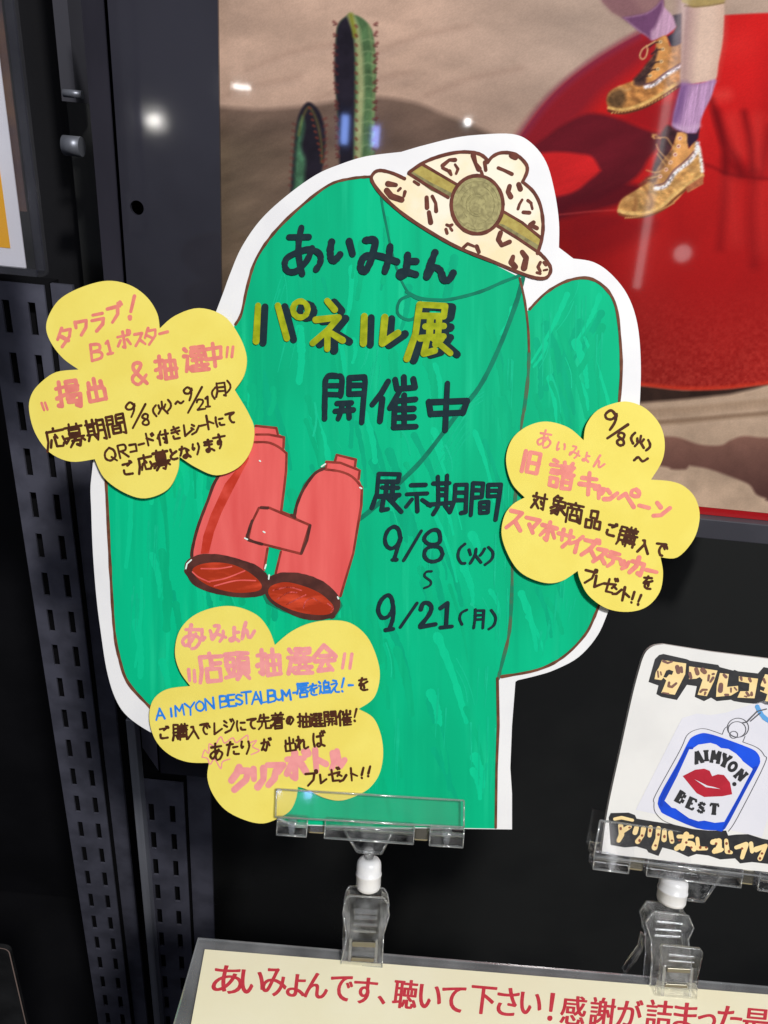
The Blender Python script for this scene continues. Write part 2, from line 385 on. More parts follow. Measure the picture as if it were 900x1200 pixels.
# ------------------------------------------------------------------ handwriting: strokes on a 100 x 100 square
G = {}
def g(line):
    for row in line.strip().split('\n'):
        c, d = row.split(' ', 1)
        st = []
        for s in d.split('|'):
            sm = s.startswith('~'); s = s.lstrip('~')
            st.append((sm, [(int(t[:2]), int(t[2:])) for t in s.split()]))
        G[c] = st
g("""
タ 4005 3020 0855|4020 8520 7555 2598|3045 6570
ワ 1010 1045|1010 9010 8050 4095
ラ 2008 8008|1035 8535 7565 3095
ブ 0820 7520 6560 2098|8002 8818|9200 9914
ポ 1028 9028|5005 5095 3888|3050 1080|7050 9080|~8002 9205 9218 8020 7812 8002
ス 1512 8012 5055 0898|5055 9295
ー 0550 9550
キ 1530 8525|1062 9055|4505 5898
ャ 1540 9030 7560|4015 6098
ン 1018 3835|0890 5080 9530
ペ 0560 3530 5045 9580|~8000 9808 9826 8032 6226 6208 8000
マ 0815 9015 5565|3550 6590
ホ 0830 9230|5005 5098 3890|3052 1082|7052 9082
サ 0535 9535|2810 2865|7008 7060 3898
イ 8005 5040 0860|5238 5298
ズ 1015 7515 5055 0898|5055 9095|8202 9016|9400 9914
テ 2010 8010|0538 9538|5538 5070 2598
ッ 1540 2565|4530 5558|8530 7570 4095
カ 0830 8530 8095 6088|4505 4055 1098
プ 0818 7518 6560 2098|~8402 9304 9318 8218 8004
レ 2005 2095 9055
ゼ 0545 9035 7062|3510 3590 8590|7500 8415|8800 9612
ト 3503 3598|3540 8565
ド 2503 2598|2540 7565|6510 7228|8205 8922
コ 1015 8515 8590|1090 8590
シ 1510 3525|0840 2855|1095 5580 9030
ジ 1510 3525|0840 2855|1095 5580 9030|6505 7220|8202 8816
ク 3805 3028 0858|3522 8522 7558 2598
リ 2008 2060|7505 7560 4098
ア 0812 9012 6545|5035 4570 1598
ボ 1028 8028|4505 4598 3390|2850 0882|6550 8582|8002 8816|9400 9912
ル 3010 2865 0598|6005 6095 9860
あ ~1525 8020|~4005 3845 4590|~6538 5065 2588 1070 3050 6045 8860 7590 5598
い ~1520 1560 2590 3875|~7525 8545 8868
み ~2015 5015 4045 2080 1085 1068 3058 6062 9575|~7540 7570 5598
ょ ~5010 5060 4580 2585 2572 5068 8085|5535 8035
ん ~4505 2550 1095 3550 5055 5085 6590 9560
に ~1510 1050 1595|~4528 8528|~4565 5085 8888
て ~0818 8812 5030 4060 5588 7592
で ~0818 8012 4830 3860 5388 7092|7035 7850|8828 9542
き 1525 8018|1245 8538|~4005 6055 7065|~2570 3090 7592
ご ~2018 7515 5530|~2060 2590 8592|7800 8515|9200 9812
と ~3008 4045|~8530 3055 2080 4595 8592
な 0825 5522|~3505 2045 0570|~6525 8540|~6535 6580 4595 3085 4572 6575 9095
り ~2510 2040 2555 3545|~7508 8045 5598
ま 1520 8520|1545 8045|~5005 5085 3095 2082 4074 6578 9095
す 0522 9522|~5505 5560 3568 3550 5545 5860 5080 3598
を 1518 8015|~4502 3530 1555 5045 5575|~8535 4055 2578 4595 8095
え ~4005 6512|~2535 7532 1595 5060 5590 9095
た 0822 5520|~3505 2050 0895|~5545 9042|~5570 6088 9590
の ~5015 4560 2585 1060 3020 6012 9040 8070 5595
が ~0835 6030 6060 4595 3088|~3505 3045 0890|~7025 8555|8000 8815|9300 9912
れ ~2505 2598|~0830 3528 0580|~0575 5530 6545 6080 7095 9585
ば ~1510 1050 1595|4030 8528|~6510 6580 4595 3585 5075 9095|8000 8815|9300 9912
中 1025 1565|1025 8825 8565|1565 8565|5003 5098
掲 0525 3822|2205 2290 1085|0560 3850|4808 9008 9040 4840 4808|4824 9024|5050 4568|5055 9555 9095 7590|6060 5080 8080|7262 6075
出 5003 5095|2020 2045 8045|8018 8045|1055 1095 9095|9052 9095
抽 0525 3822|2205 2290 1085|0560 3850|4530 4595|4530 9530 9595|4595 9595|4562 9562|7005 7095
選 0808 1818|0535 2035 1270 0590|1272 3090 9892|3508 5508 5522 3522 3538 5538|6808 9008 9022 6822 6838 9038|5040 5072|7540 7572|3552 9552|3072 9872|5075 4085|7575 8885
応 5003 5015|1518 9518|1518 1560 0298|3550 2580|4540 5080 8082 8570|5030 6045|8545 9570
募 0815 9215|3003 3025|7003 7025|2528 7528 7550 2550 2528|2539 7539|0560 9560|3055 0580|7055 9580|3575 7575 6898 5592|5065 2098
期 0520 5520|1505 1568|4505 4568|1535 4535|1550 4550|0368 5868|1872 0595|4072 5590|6508 6560 5598|6508 9508 9595 8590|6530 9530|6555 9555
間 0808 0898|0808 4008 4042 0842|0825 4025|5808 9208 9295 8090|5808 5842 9242|5825 9225|3055 3088 7088 7055 3055|3070 7070
開 0808 0898|0808 4008 4040 0840|0824 4024|5808 9208 9295 8090|5808 5840 9240|5824 9224|2855 7255|2070 8070|4055 4075 2895|6055 6095
火 2030 2555|8028 6555|5005 5045 1098|5050 9598
月 2508 2560 1098|2508 8508 8595 7090|2535 8535|2560 8560
付 3505 0550|2030 2098|4032 9532|7505 7595 6088|5055 6070
旧 1508 1595|4010 4095|4010 9010 9095|4095 9095|4052 9052
譜 1005 2510|0222 4022|0838 3538|0852 3552|0865 3565 3592 0892 0865|5505 6018|8505 7818|4520 9520|6222 6242|7822 7842|5028 5538|9028 8538|4245 9845|5555 9055 9095 5595 5555|5575 9075
対 2505 2520|0525 5025|4030 0590|1545 5090|5530 9830|8205 8295 7088|6048 6865
象 3502 1518|2810 6510 5022|1525 8525 8545 1545 1525|4528 4545|4545 0568|4055 5575 5095 3590|4565 1082|5075 1598|8555 6065|5560 9590
商 5002 5012|0815 9215|3020 3530|7020 6530|1232 1298|1232 8832 8895 8092|4035 3550|6035 6550|3060 3085 7085 7060 3060
品 3005 3042 7042 7005 3005|0555 0595 4095 4055 0555|6055 6095 9595 9555 6055
購 0508 0570 3570 3508 0508|0528 3528|0550 3550|1072 0395|2872 3890|4515 9815|5805 5840|8205 8240|4828 9528|4040 9840|5050 5098|5050 9250 9295|5065 9265|4080 9880|7040 7080
入 3508 5008 5535 0598|5535 9598
店 5002 5012|1215 9515|1215 1260 0298|5022 5055|5038 8538|3055 3095 8095 8055 3055
頭 0510 4510|1025 1050 4050 4025 1025|1558 2078|3858 3278|0288 4880|5508 9808|7510 7022|5825 5875 9575 9525 5825|5842 9542|5858 9558|6578 5295|8578 9895
会 5002 0545|5002 9545|3042 7042|1058 9058|4560 2592 7588|6572 8595
唇 1508 9208|1508 1540 0570|3020 8520|2535 9535|3848 4262|3852 6848|6240 8862|3068 3095 8095 8068 3068
追 0808 1818|0535 2035 1270 0590|1272 3090 9892|6003 5015|4515 4578|4515 8515 8542 4542|4555 9055 9078 4578
先 3005 1535|2522 8522|5003 5048|0548 9548|3850 3075 0595|6050 6090 9590 9575
着 3002 3812|7002 6212|1015 9015|1528 8528|5015 5040|0540 9540|4540 0580|3052 3098 8098 8052 3052|3066 8066|3082 8082
催 2505 0245|1530 1598|4012 4030 9030|6505 6530|9012 9030|5032 3562|4550 4598|4550 9550|4565 9065|4580 9080|4597 9597|6838 6897
！ 5005 4565|4888 5092
( ~7005 4535 4565 7095
) ~3005 5535 5565 3095
〜 ~0560 3040 6060 9540
/ 8005 1598
9 ~8030 5008 2030 3050 6048 8020|~8025 7560 5598
8 ~5048 2030 4008 7015 6545 4550 2075 4595 7585 7060 5048
2 ~1530 3008 7015 7040 1595|1595 9092
1 3520 5505 5595|3595 7595
B 2005 2095|~2005 7010 7040 2048|~2048 8055 8085 2095
& ~8595 3035 4008 6515 5040 2065 2588 5095 8560
Q ~5008 1535 1575 5092 8570 8030 5008|6070 9598
R 2008 2095|~2008 7510 7545 2052|4052 9095
A 5005 1095|5005 9095|2562 7562
I 5008 5095
M 1095 1510 5060 8510 9095
Y 1008 5045|9008 5045 4595
O ~5008 1535 1575 5092 8570 8030 5008
N 1595 1510 8590 8508
E 2008 2095 8595|2008 8008|2050 7050
S ~8018 4008 2030 5048 8070 5592 1580
T 0810 9210|5010 5095
L 2508 2595 8590
U ~1508 1570 5095 8570 8508
- 1050 9050
〝 1510 3590|6010 8090
〟 4010 2090|8510 6590
""")

def put(art, ch, cx, cy, h, wd, rot=0.0, wr=.88, rnd=random):
    """one handwritten character centred at pixel (cx, cy) with height h"""
    ca, sa = math.cos(rot), math.sin(rot)
    sh = rnd.uniform(-.06, .06)
    for sm, pts in G[ch]:
        dx, dy = rnd.uniform(-.02, .02) * h, rnd.uniform(-.02, .02) * h
        q = []
        for x, y in pts:
            u = (x - 50) / 100 * h * wr; v = (y - 50) / 100 * h
            u += sh * v + dx + rnd.uniform(-.012, .012) * h; v += dy + rnd.uniform(-.012, .012) * h
            q.append((cx + u * ca - v * sa, cy + u * sa + v * ca))
        art.stroke(q, wd * rnd.uniform(.9, 1.1), wd * rnd.uniform(.8, 1.05), sm, rnd)

PEN = 1.0
def marks(art, items, z, wd, rot=0.0, rnd=random, keep=False):
    """items 'c,x,y,h[,rotdeg]' in zoom coordinates; each call is a row of its own unless KEEP"""
    if not keep: art.row()
    wd *= PEN
    for it in items.split():
        a = it.split(','); r = math.radians(float(a[4])) if len(a) > 4 else rot
        put(art, a[0], z[0] + float(a[1]) / z[2], z[1] + float(a[2]) / z[2], float(a[3]) / z[2], wd, r, rnd=rnd)

def trace(art, s, z, wd, sm=False, rnd=random, jit=.1):
    for q in s.split('|'):
        q = q.strip(); f = sm
        if q.startswith('~'): f = True; q = q[1:]
        art.stroke(P(q, z), wd / z[2], wd / z[2], f, rnd, jit)

# ------------------------------------------------------------------ setting: back wall, floor
def box(name, x0, x1, y0, y1, z0, z1, m, parent=None, bevel=0.0, mw=None):
    bm = bmesh.new(); bmesh.ops.create_cube(bm, size=1)
    for v in bm.verts:
        v.co = ((x0 + x1) / 2 + v.co.x * (x1 - x0), (y0 + y1) / 2 + v.co.y * (y1 - y0), (z0 + z1) / 2 + v.co.z * (z1 - z0))
    if bevel: bmesh.ops.bevel(bm, geom=bm.edges[:], offset=bevel, segments=2, affect='EDGES', profile=.5)
    me = bpy.data.meshes.new(name); bm.to_mesh(me); bm.free()
    return link(name, me, m, parent)

YB, YP, YU, YS = .66, .53, .60, .515        # back panel, poster, perforated posts, side panel
def vert(y): return Plane((0, y, 0), (1, 0, 0), (0, -1, 0))
def hit(px, py, y):
    d = ray(px, py); t = (y - CAM.y) / d.y
    q = CAM + d * t; return q.x, q.z

tag(box('floor', -2.6, 2.6, -3.6, 1.2, -.05, 0, M['floor']), kind='structure')
bw = box('back_panel', hit(262, 700, YB)[0] - .12, 1.2, YB, YB + .02, .004, 2.3, M['back'])
tag(bw, 'smooth black back panel of the display rack behind the poster and signs', 'panel')
wl = box('wall', -1.6, 1.6, 1.0, 1.05, .004, 2.6, M['floor']); tag(wl, 'unlit black wall behind the display rack', 'wall')

# ------------------------------------------------------------------ poster (a flat print under a glossy clear cover)
def paint_poster(X, Y):
    rs = np.random.RandomState(4)
    def noise(sx, sy, ang=0.0, oct=4, seed=0):
        r = np.random.RandomState(seed); ca, sa = math.cos(ang), math.sin(ang)
        out = np.zeros_like(X); amp = 1.0; tot = 0
        for o in range(oct):
            k = 2 ** o; u = (X * ca + Y * sa) / sx * k + 50; v = (-X * sa + Y * ca) / sy * k + 50
            t = r.rand(256, 256); iu = np.floor(u).astype(int); iv = np.floor(v).astype(int)
            fu = u - iu; fv = v - iv; fu = fu * fu * (3 - 2 * fu); fv = fv * fv * (3 - 2 * fv)
            a = t[iv % 256, iu % 256]; b = t[iv % 256, (iu + 1) % 256]; c = t[(iv + 1) % 256, iu % 256]; d = t[(iv + 1) % 256, (iu + 1) % 256]
            out += amp * ((a * (1 - fu) + b * fu) * (1 - fv) + (c * (1 - fu) + d * fu) * fv); tot += amp; amp *= .5
        return out / tot
    def col(r, g_, b): return np.array([r, g_, b], float)
    img = np.zeros(X.shape + (3,)); 
    class Mask:
        def __init__(s, sl, m): s.sl, s.m = sl, m
        def __mul__(s, k): return Mask(s.sl, s.m * (k[s.sl] if getattr(k, 'ndim', 0) == 2 else k))
        __rmul__ = __mul__
    def window(pts, pad):
        x = [p[0] for p in pts]; y = [p[1] for p in pts]
        hit_ = (X > min(x) - pad) & (X < max(x) + pad) & (Y > min(y) - pad) & (Y < max(y) + pad)
        r = np.nonzero(hit_.any(1))[0]; c = np.nonzero(hit_.any(0))[0]
        if not len(r): return None
        return (slice(r[0], r[-1] + 1), slice(c[0], c[-1] + 1))
    def seg(Xs, Ys, p, q):
        dx, dy = q[0] - p[0], q[1] - p[1]; L2 = dx * dx + dy * dy + 1e-9
        t = np.clip(((Xs - p[0]) * dx + (Ys - p[1]) * dy) / L2, 0, 1)
        return np.hypot(Xs - p[0] - t * dx, Ys - p[1] - t * dy)
    def poly(pts, soft=1.5):
        sl = window(pts, soft + 1)
        if sl is None: return None
        Xs, Ys = X[sl], Y[sl]
        ins = np.zeros(Xs.shape, bool); dist = np.full(Xs.shape, 1e9)
        for i in range(len(pts)):
            (x0, y0), (x1, y1) = pts[i - 1], pts[i]
            cond = ((y0 > Ys) != (y1 > Ys))
            xi = (x1 - x0) * (Ys - y0) / (y1 - y0 if y1 != y0 else 1e-9) + x0
            ins ^= cond & (Xs < xi)
            dist = np.minimum(dist, seg(Xs, Ys, pts[i - 1], pts[i]))
        return Mask(sl, np.clip(np.where(ins, dist, -dist) / soft * .5 + .5, 0, 1))
    def line(pts, w, soft=1.5):
        sl = window(pts, w + soft + 1)
        if sl is None: return None
        Xs, Ys = X[sl], Y[sl]; dist = np.full(Xs.shape, 1e9)
        for p, q in zip(pts[:-1], pts[1:]): dist = np.minimum(dist, seg(Xs, Ys, p, q))
        return Mask(sl, np.clip((w * .5 - dist) / soft * .5 + .5, 0, 1))
    def over(mask, c):
        if mask is None: return
        m = mask.m[..., None]; cc = c[mask.sl] if getattr(c, 'ndim', 1) == 3 else c
        img[mask.sl] = img[mask.sl] * (1 - m) + cc * m
    def dots(pts, r, c, a=1.0):
        for p in pts: 
            q = line([p, (p[0] + .01, p[1])], r * 2, .8)
            if q is not None: over(q * a, c)
    def sm(pts, k=4): return smooth(pts, True, k)
    def var(c, n, a): return c[None, None, :] * (1 + a * (n - .5))[..., None]
    n1 = noise(160, 46, .25, 5, 1); n2 = noise(60, 18, -.35, 5, 2); n3 = noise(14, 14, 0, 3, 3); n4 = noise(240, 120, .3, 4, 5)
    # pale wrinkled cloth ground
    img = var(col(186, 156, 138), n1, .34) * (1 + .14 * (n2 - .5))[..., None] * (1 + .06 * (n3 - .5))[..., None]
    cool = np.clip((X - 470) / 200, 0, 1) * np.clip((260 - Y) / 200, 0, 1)
    img = img * (1 - .45 * cool[..., None]) + col(178, 160, 148) * .45 * cool[..., None] * (1 + .22 * (n1 - .5))[..., None]
    for a, b, cxy in ((350, 60, .5), (500, 40, .4), (430, 95, .2), (560, 90, .5), (300, 100, .4)):
        over(line([(a - 60, b + 22), (a - 10, b + 2), (a + 50, b - 10)], 3, 6) * .35, col(142, 112, 98))
        over(line([(a - 60, b + 28), (a - 10, b + 8), (a + 50, b - 4)], 3, 6) * .35, col(196, 166, 150))
    # cast shade of the hills in the print
    hill = [(200, 124)] + smooth([(235, 123), (300, 128), (350, 125), (400, 118), (445, 114), (485, 120), (520, 134), (565, 152), (640, 190)], False) + [(720, 640), (200, 640)]
    over(poly(hill, 4), var(col(114, 93, 82), n1, .5) * (1 + .26 * (n2 - .5))[..., None])
    tintm = np.clip((420 - X) / 160, 0, 1) * np.clip((Y - 122) / 60, 0, 1)
    over(poly(hill, 4) * tintm * .6, var(col(88, 78, 62), n2, .6))
    # lower right ground: seamed sand-coloured cloth
    sand = var(col(186, 160, 138), n1, .22) * (1 + .14 * (n3 - .5))[..., None] * (1 + .12 * (n2 - .5))[..., None]
    over(poly([(690, 400), (1300, 380), (1300, 660), (690, 640)], 6), sand)
    over(line([(720, 484), (800, 480), (900, 470), (980, 462)], 12, 8) * .5, col(150, 122, 98))
    over(line([(740, 478), (800, 474), (900, 464), (980, 456)], 3, 3) * .4, col(206, 182, 160))
    over(line([(750, 497), (800, 494), (850, 489), (900, 485), (980, 478)], 3.4, 3) * .7, col(128, 102, 80))
    for i in range(40):
        x = 750 + i * 5.6; over(line([(x, 496 - (x - 750) * .085), (x + 2.4, 496 - (x - 750) * .085)], 3.2, 2) * .4, col(116, 90, 70))
        over(line([(x, 483 - (x - 750) * .09), (x + 1, 488 - (x - 750) * .09)], 2, 2.5) * .3, col(150, 126, 104))
    arm = smooth([(700, 505), (776, 511), (796, 513), (820, 521), (844, 522), (856, 516), (872, 511), (900, 513), (980, 512)], False) + smooth([(980, 600), (905, 588), (897, 584), (886, 579), (878, 568), (860, 560), (832, 550), (808, 545.5)], False) + smooth([(804, 550), (788, 550), (774, 546), (700, 540)], False)
    ag = np.clip((Y - 508) / 70, 0, 1)[..., None]
    over(poly(arm, 2), (col(136, 98, 86) * (1 - ag) + col(88, 60, 56) * ag) * (1 + .12 * (n3 - .5))[..., None])
    # cacti
    tall = sm([(394, 42), (397, 28), (405, 20), (413, 17), (424, 21), (433, 30), (438, 44), (441, 85), (439, 130), (436, 260), (403, 260), (400, 190), (396, 140), (393, 85)])
    over(poly(tall, 1.5), var(col(82, 112, 74), noise(8, 14, 0, 3, 8), .5))
    over(poly(sm([(394, 42), (397, 28), (405, 20), (411, 18), (415, 40), (416, 90), (415, 150), (412, 260), (401, 260), (396, 140), (392, 85)]), 2), var(col(36, 32, 42), n3, .4))
    over(line([(411, 19), (418, 36), (422, 70), (423, 110), (421, 140), (418, 250)], 8, 2.5) * .9, var(col(164, 168, 122), n3, .4))
    over(line([(411, 18), (414, 30), (416, 42)], 5, 2) * .9, col(128, 130, 44))
    over(line([(432, 30), (437, 60), (438, 110), (434, 250)], 2.4, 2) * .5, col(150, 164, 112))
    for i in range(12):
        y = 46 + i * 13.7; over(line([(424, y + 2), (431, y), (438, y + 2)], 1.2, 1.6) * .5, col(150, 170, 124))
    rs2 = np.random.RandomState(9)
    for i in range(17):
        y = 30 + i * 11
        for sx, d in ((393.8 + .02 * (y - 60), -1), (439.5 - .012 * (y - 60), 1)):
            yy = y + rs2.uniform(-3, 3)
            over(line([(sx - d, yy + 1), (sx + d * rs2.uniform(1.5, 3), yy - rs2.uniform(0, 3))], 2.6, 1.6) * .75, col(98, 42, 42))
            over(line([(sx, yy + 2), (sx + d * 2.4, yy + 2.5)], 1.2, 1) * .7, col(70, 34, 34))
        over(line([(416.8, y), (418, y + 1.5)], 3, 1.4) * .75, col(112, 52, 46))
    small = [(330, 260)] + smooth([(340, 230), (344, 180), (347, 148), (352, 130), (360, 120), (368, 123), (376, 134), (381, 155), (380, 185), (374, 215)], False) + [(372, 260)]
    over(poly(small, 1.8), var(col(36, 32, 42), n3, .4))
    over(poly(sm([(343, 230), (346, 180), (349, 152), (354, 136), (357, 150), (353, 172), (358, 188), (357, 215), (358, 260), (338, 260)]), 3) * .95, var(col(70, 112, 84), noise(8, 12, 0, 3, 12), .7))
    over(line(smooth([(350, 158), (354, 140), (361, 126), (367, 132), (373, 148), (377, 172), (377, 190)], False), 2.2, 2.2) * .45, col(160, 146, 64))
    for i in range(10):
        y = 140 + i * 8; over(line([(379 + (i % 3), y), (382 + (i % 2), y - 1.5)], 2.6, 1.6) * .6, col(104, 44, 42)); over(line([(346 - i * .5, y + 6), (343.5 - i * .5, y + 5)], 2.4, 1.6) * .5, col(98, 44, 42))
        over(line([(362 + i * 1.7, 126 + i * 7), (363.5 + i * 1.7, 127 + i * 7)], 2.4, 1.2) * .8, col(120, 56, 44))
    # red inflatable
    red = smooth([(585, 205), (604, 168), (622, 140), (642, 116), (665, 94), (692, 74), (720, 56), (750, 40), (780, 30), (815, 22), (860, 17), (980, 13), (1300, 8)], False) + smooth([(1300, 400), (980, 441), (900, 450), (850, 456), (800, 457), (750, 452), (600, 436)], False)
    gap = [(700, 444), (750, 451), (800, 457), (850, 455), (905, 449), (885, 455), (855, 462), (800, 468), (748, 472), (700, 474)]
    over(poly(gap, 2.5), var(col(54, 38, 32), n3, .4))
    n5 = noise(60, 190, .55, 4, 11); n6 = noise(3.2, 3.2, 0, 2, 41)
    grad = np.clip((Y - 60) / 395, 0, 1); low = np.clip((Y - 330) / 120, 0, 1)
    rx = np.clip((X - 700) / 200, 0, 1)
    rc = col(190, 30, 30)[None, None] * (1 - .20 * grad[..., None]) * (1 + .16 * (n5 - .5))[..., None] * (1 + .05 * rx[..., None])
    rc = rc * (1 - .18 * (low * (1 - rx))[..., None]) + (low * 26 * (n6 - .40))[..., None] * col(1.5, 1.2, 1.0)
    rc = rc * (1 - .30 * np.clip((760 - X) / 130, 0, 1) * np.clip((Y - 215) / 60, 0, 1) * (1 - .5 * low))[..., None]
    rc = rc + low[..., None] * col(8, 14, 8)
    over(poly(red, 1.4), rc)
    over(line(smooth([(700, 444), (750, 450), (800, 455), (850, 454), (900, 448.5), (960, 442)], False), 3.4, 2.4) * .8, col(214, 62, 38))
    # maroon shade along the far edge and the cast shade of the sitter
    over(poly(sm([(604, 168), (642, 118), (692, 76), (745, 44), (778, 36), (762, 66), (735, 88), (705, 112), (680, 140), (640, 168), (612, 186)]), 10) * .8, col(126, 30, 42))
    over(line(smooth([(606, 167), (644, 117), (692, 76), (748, 42)], False), 7, 5) * .75, col(112, 46, 76))
    over(line(smooth([(606, 163), (644, 113), (692, 72), (748, 38)], False), 1.6, 1.6) * .6, col(168, 84, 84))
    over(poly(smooth([(606, 200), (616, 178), (640, 160), (660, 146), (690, 133), (722, 138), (752, 150), (776, 158)], False) + smooth([(772, 172), (760, 186), (752, 200), (740, 212), (724, 222), (700, 236)], False) + smooth([(668, 246), (645, 252), (630, 240), (606, 230)], False), 3), var(col(98, 24, 34), n2, .35))
    over(poly(smooth([(600, 190), (618, 182), (650, 178), (678, 180), (694, 184), (704, 200)], False) + smooth([(698, 206), (690, 212), (678, 222), (664, 228), (640, 232), (600, 236)], False), 2.5), var(col(196, 36, 38), n2, .3))
    over(poly([(636, 244), (690, 230), (728, 214), (760, 218), (724, 240), (690, 250), (640, 262)], 4) * .9, col(84, 18, 28))
    over(poly([(636, 262), (690, 250), (732, 252), (726, 262), (690, 276), (640, 286)], 5) * .4, col(120, 20, 26))
    over(poly(sm([(668, 250), (700, 246), (732, 252), (770, 262), (742, 284), (700, 300), (672, 300)]), 9) * .55, col(120, 18, 24))
    over(line([(652, 252), (690, 248), (725, 246)], 1.4, 1.4) * .5, col(206, 80, 76))
    over(poly([(760, 120), (740, 130), (726, 140), (760, 152), (782, 156), (790, 120)], 5) * .55, col(128, 18, 28))
    for pts, wd, a in (([(834, 118), (843, 150), (849, 178), (850, 200)], 4, .85), ([(840, 132), (850, 165), (862, 186), (868, 202)], 5, .75), ([(850, 203), (848, 240), (844, 290)], 5, .45), ([(872, 132), (879, 165), (882, 200)], 4, .75), ([(884, 208), (880, 250), (884, 310)], 6, .4),
                       ([(902, 150), (896, 180), (893, 205)], 5, .5), ([(824, 192), (838, 197), (850, 203), (872, 207), (905, 210), (960, 212)], 2, .55), ([(854, 190), (863, 200), (878, 203)], 8, .6), ([(800, 210), (795, 240), (800, 280)], 10, .16), ([(906, 60), (905, 180)], 12, .2)):
        over(line(smooth(pts, False, 6), wd, wd * 1.5) * a, col(92, 10, 16))
    for pts, wd, a in (([(842, 112), (851, 111)], 7, .55), ([(828, 60), (870, 52)], 14, .16), ([(858, 140), (866, 178)], 8, .3), ([(888, 140), (889, 195)], 8, .3), ([(856, 215), (862, 280)], 10, .2), ([(892, 220), (894, 290)], 10, .2), ([(760, 300), (758, 360)], 24, .10), ([(812, 110), (816, 160)], 8, .15)):
        over(line(smooth(pts, False, 4), wd, wd * 1.4) * a, col(232, 96, 84))
    # legs, socks and boots printed on the poster
    def zb(t): return P(t, (690, 0, 4.444))
    def cz(t): return smooth(zb(t), False, 4)
    nk = noise(5, 3.4, .5, 4, 21); nl = noise(14, 9, .6, 4, 22); nf = noise(2.2, 2.2, 0, 2, 23); ns = noise(1.5, 30, .15, 2, 31)
    over(poly(zb('60,-40 390,-40 395,30 335,150 205,110 120,62 70,10'), 1.5), var(col(150, 112, 112), n1, .2))
    over(poly(zb('60,-40 200,-40 330,120 205,110 120,62 70,10'), 5) * .5, col(122, 84, 92))
    over(poly(cz('180,92 240,82 300,68 350,35 383,0 392,35 425,70 452,105 456,140 430,165 400,186 365,200 330,211 312,196 260,160 210,118'), 1.3), var(col(190, 150, 178), ns, .22))
    over(poly(cz('178,92 240,82 300,68 350,35 383,-5 386,40 368,90 345,140 325,165 322,205 300,186 255,155 210,118'), 2.5) * .92, var(col(104, 64, 100), n3, .2))
    over(poly(zb('405,192 440,170 456,140 440,80 490,68 520,120 520,240 430,246'), 1.5), var(col(44, 38, 54), n3, .3))
    over(line(zb('440,190 470,165 490,150'), 4, 4) * .4, col(110, 108, 124))
    b1 = cz('350,212 375,196 400,186 412,215 422,238 450,240 490,222') + zb('520,220 520,410 490,432') + cz('440,458 400,488 360,512 310,540 270,558 200,578 140,580 104,562 92,528 104,484 150,450 220,425 270,390 300,340 336,292 348,250')
    tan1 = var(col(186, 128, 72), nl, .7) * (1 + .5 * (nk - .5))[..., None]
    over(poly(b1, 1.3), tan1)
    over(poly(cz('232,412 270,372 300,332 330,296 350,250 366,262 356,310 338,352 310,392 296,440 260,450 235,440'), 2), var(col(74, 52, 48), nk, .8))
    over(poly(cz('300,395 330,362 352,300 362,250 350,214 398,188 420,245 408,300 418,340 480,300 480,335 400,388 345,436 302,446'), 1.5) * .9, var(col(202, 142, 82), nl, .5))
    over(poly(cz('96,520 112,480 160,462 188,486 190,530 160,560 118,560'), 3) * .95, var(col(92, 68, 46), nk, .6))
    over(line(cz('205,440 225,470 230,500 250,520'), 3, 3) * .7, col(122, 76, 44)); over(line(cz('270,470 300,490 330,482'), 2.6, 3) * .6, col(128, 80, 46)); over(line(cz('160,455 190,470 215,462'), 2, 2) * .6, col(222, 176, 118))
    over(line(cz('296,452 340,440 400,392 480,345 520,322'), 4.4, 1.6), var(col(216, 206, 214), nf, 1.1)); over(line(cz('292,440 340,424 398,380 480,330'), 1.4, 1.2) * .9, col(84, 56, 78))
    over(line(cz('105,562 150,572 205,568 290,540 370,494 440,448 500,418'), 4.2, 1.3), var(col(216, 172, 104), nk, .4)); over(line(cz('104,577 150,588 205,584 294,556 376,510 446,464 500,434'), 3, 1.3), col(88, 54, 36))
    for i in range(20):
        t = i / 19; x = 120 + 330 * t; y = 590 - 18 * t - 108 * t * t; over(line(zb(f'{x},{y} {x + 5},{y - 5}'), 1.6, .8), col(190, 142, 84))
    for x, y in ((374, 218), (386, 256), (378, 320), (360, 360), (320, 394)):
        over(line(zb(f'{x - 60},{y + 26} {x - 30},{y + 4} {x},{y}'), 1.5, 1), col(52, 36, 40)); dots(zb(f'{x},{y}'), 1.9, col(230, 206, 158)); dots(zb(f'{x},{y}'), .8, col(110, 70, 50))
    over(line(cz('345,215 310,236 280,256 266,290 278,308 296,296 306,262 300,238'), 1.5, 1), col(214, 178, 124))
    # front leg
    leg2 = zb('485,-40 705,-40 705,100') + cz('700,190 692,250 676,330 660,415 600,428 485,434 478,330 482,200')
    skin = var(col(222, 192, 174), n1, .12) * (1 + .06 * (nk - .5))[..., None]
    over(poly(leg2, 1.4), skin)
    over(poly(zb('470,-40 560,-40 545,120 530,280 520,434 470,434'), 9) * .7, col(150, 116, 120)); over(poly(zb('675,-40 712,-40 706,180 662,415 640,415 676,200'), 7) * .4, col(182, 146, 130))
    over(poly(cz('484,432 540,436 600,428 661,414 652,460 636,510 606,570 586,620 578,660 562,694 510,698 440,668 438,610 454,540 470,480'), 1.4), var(col(188, 148, 188), ns, .3))
    over(poly(cz('470,432 520,436 510,500 490,580 470,640 440,668 430,610 452,520'), 5) * .75, col(108, 72, 126)); over(line(cz('442,652 500,672 575,655'), 4, 3) * .5, col(216, 186, 212)); over(line(cz('484,440 560,442 658,424'), 2, 2) * .5, col(152, 108, 152))
    over(poly(cz('380,690 410,652 450,672 500,694 470,700 440,760 400,850 350,900 330,890 360,800'), 2), var(col(66, 36, 42), nk, .7))
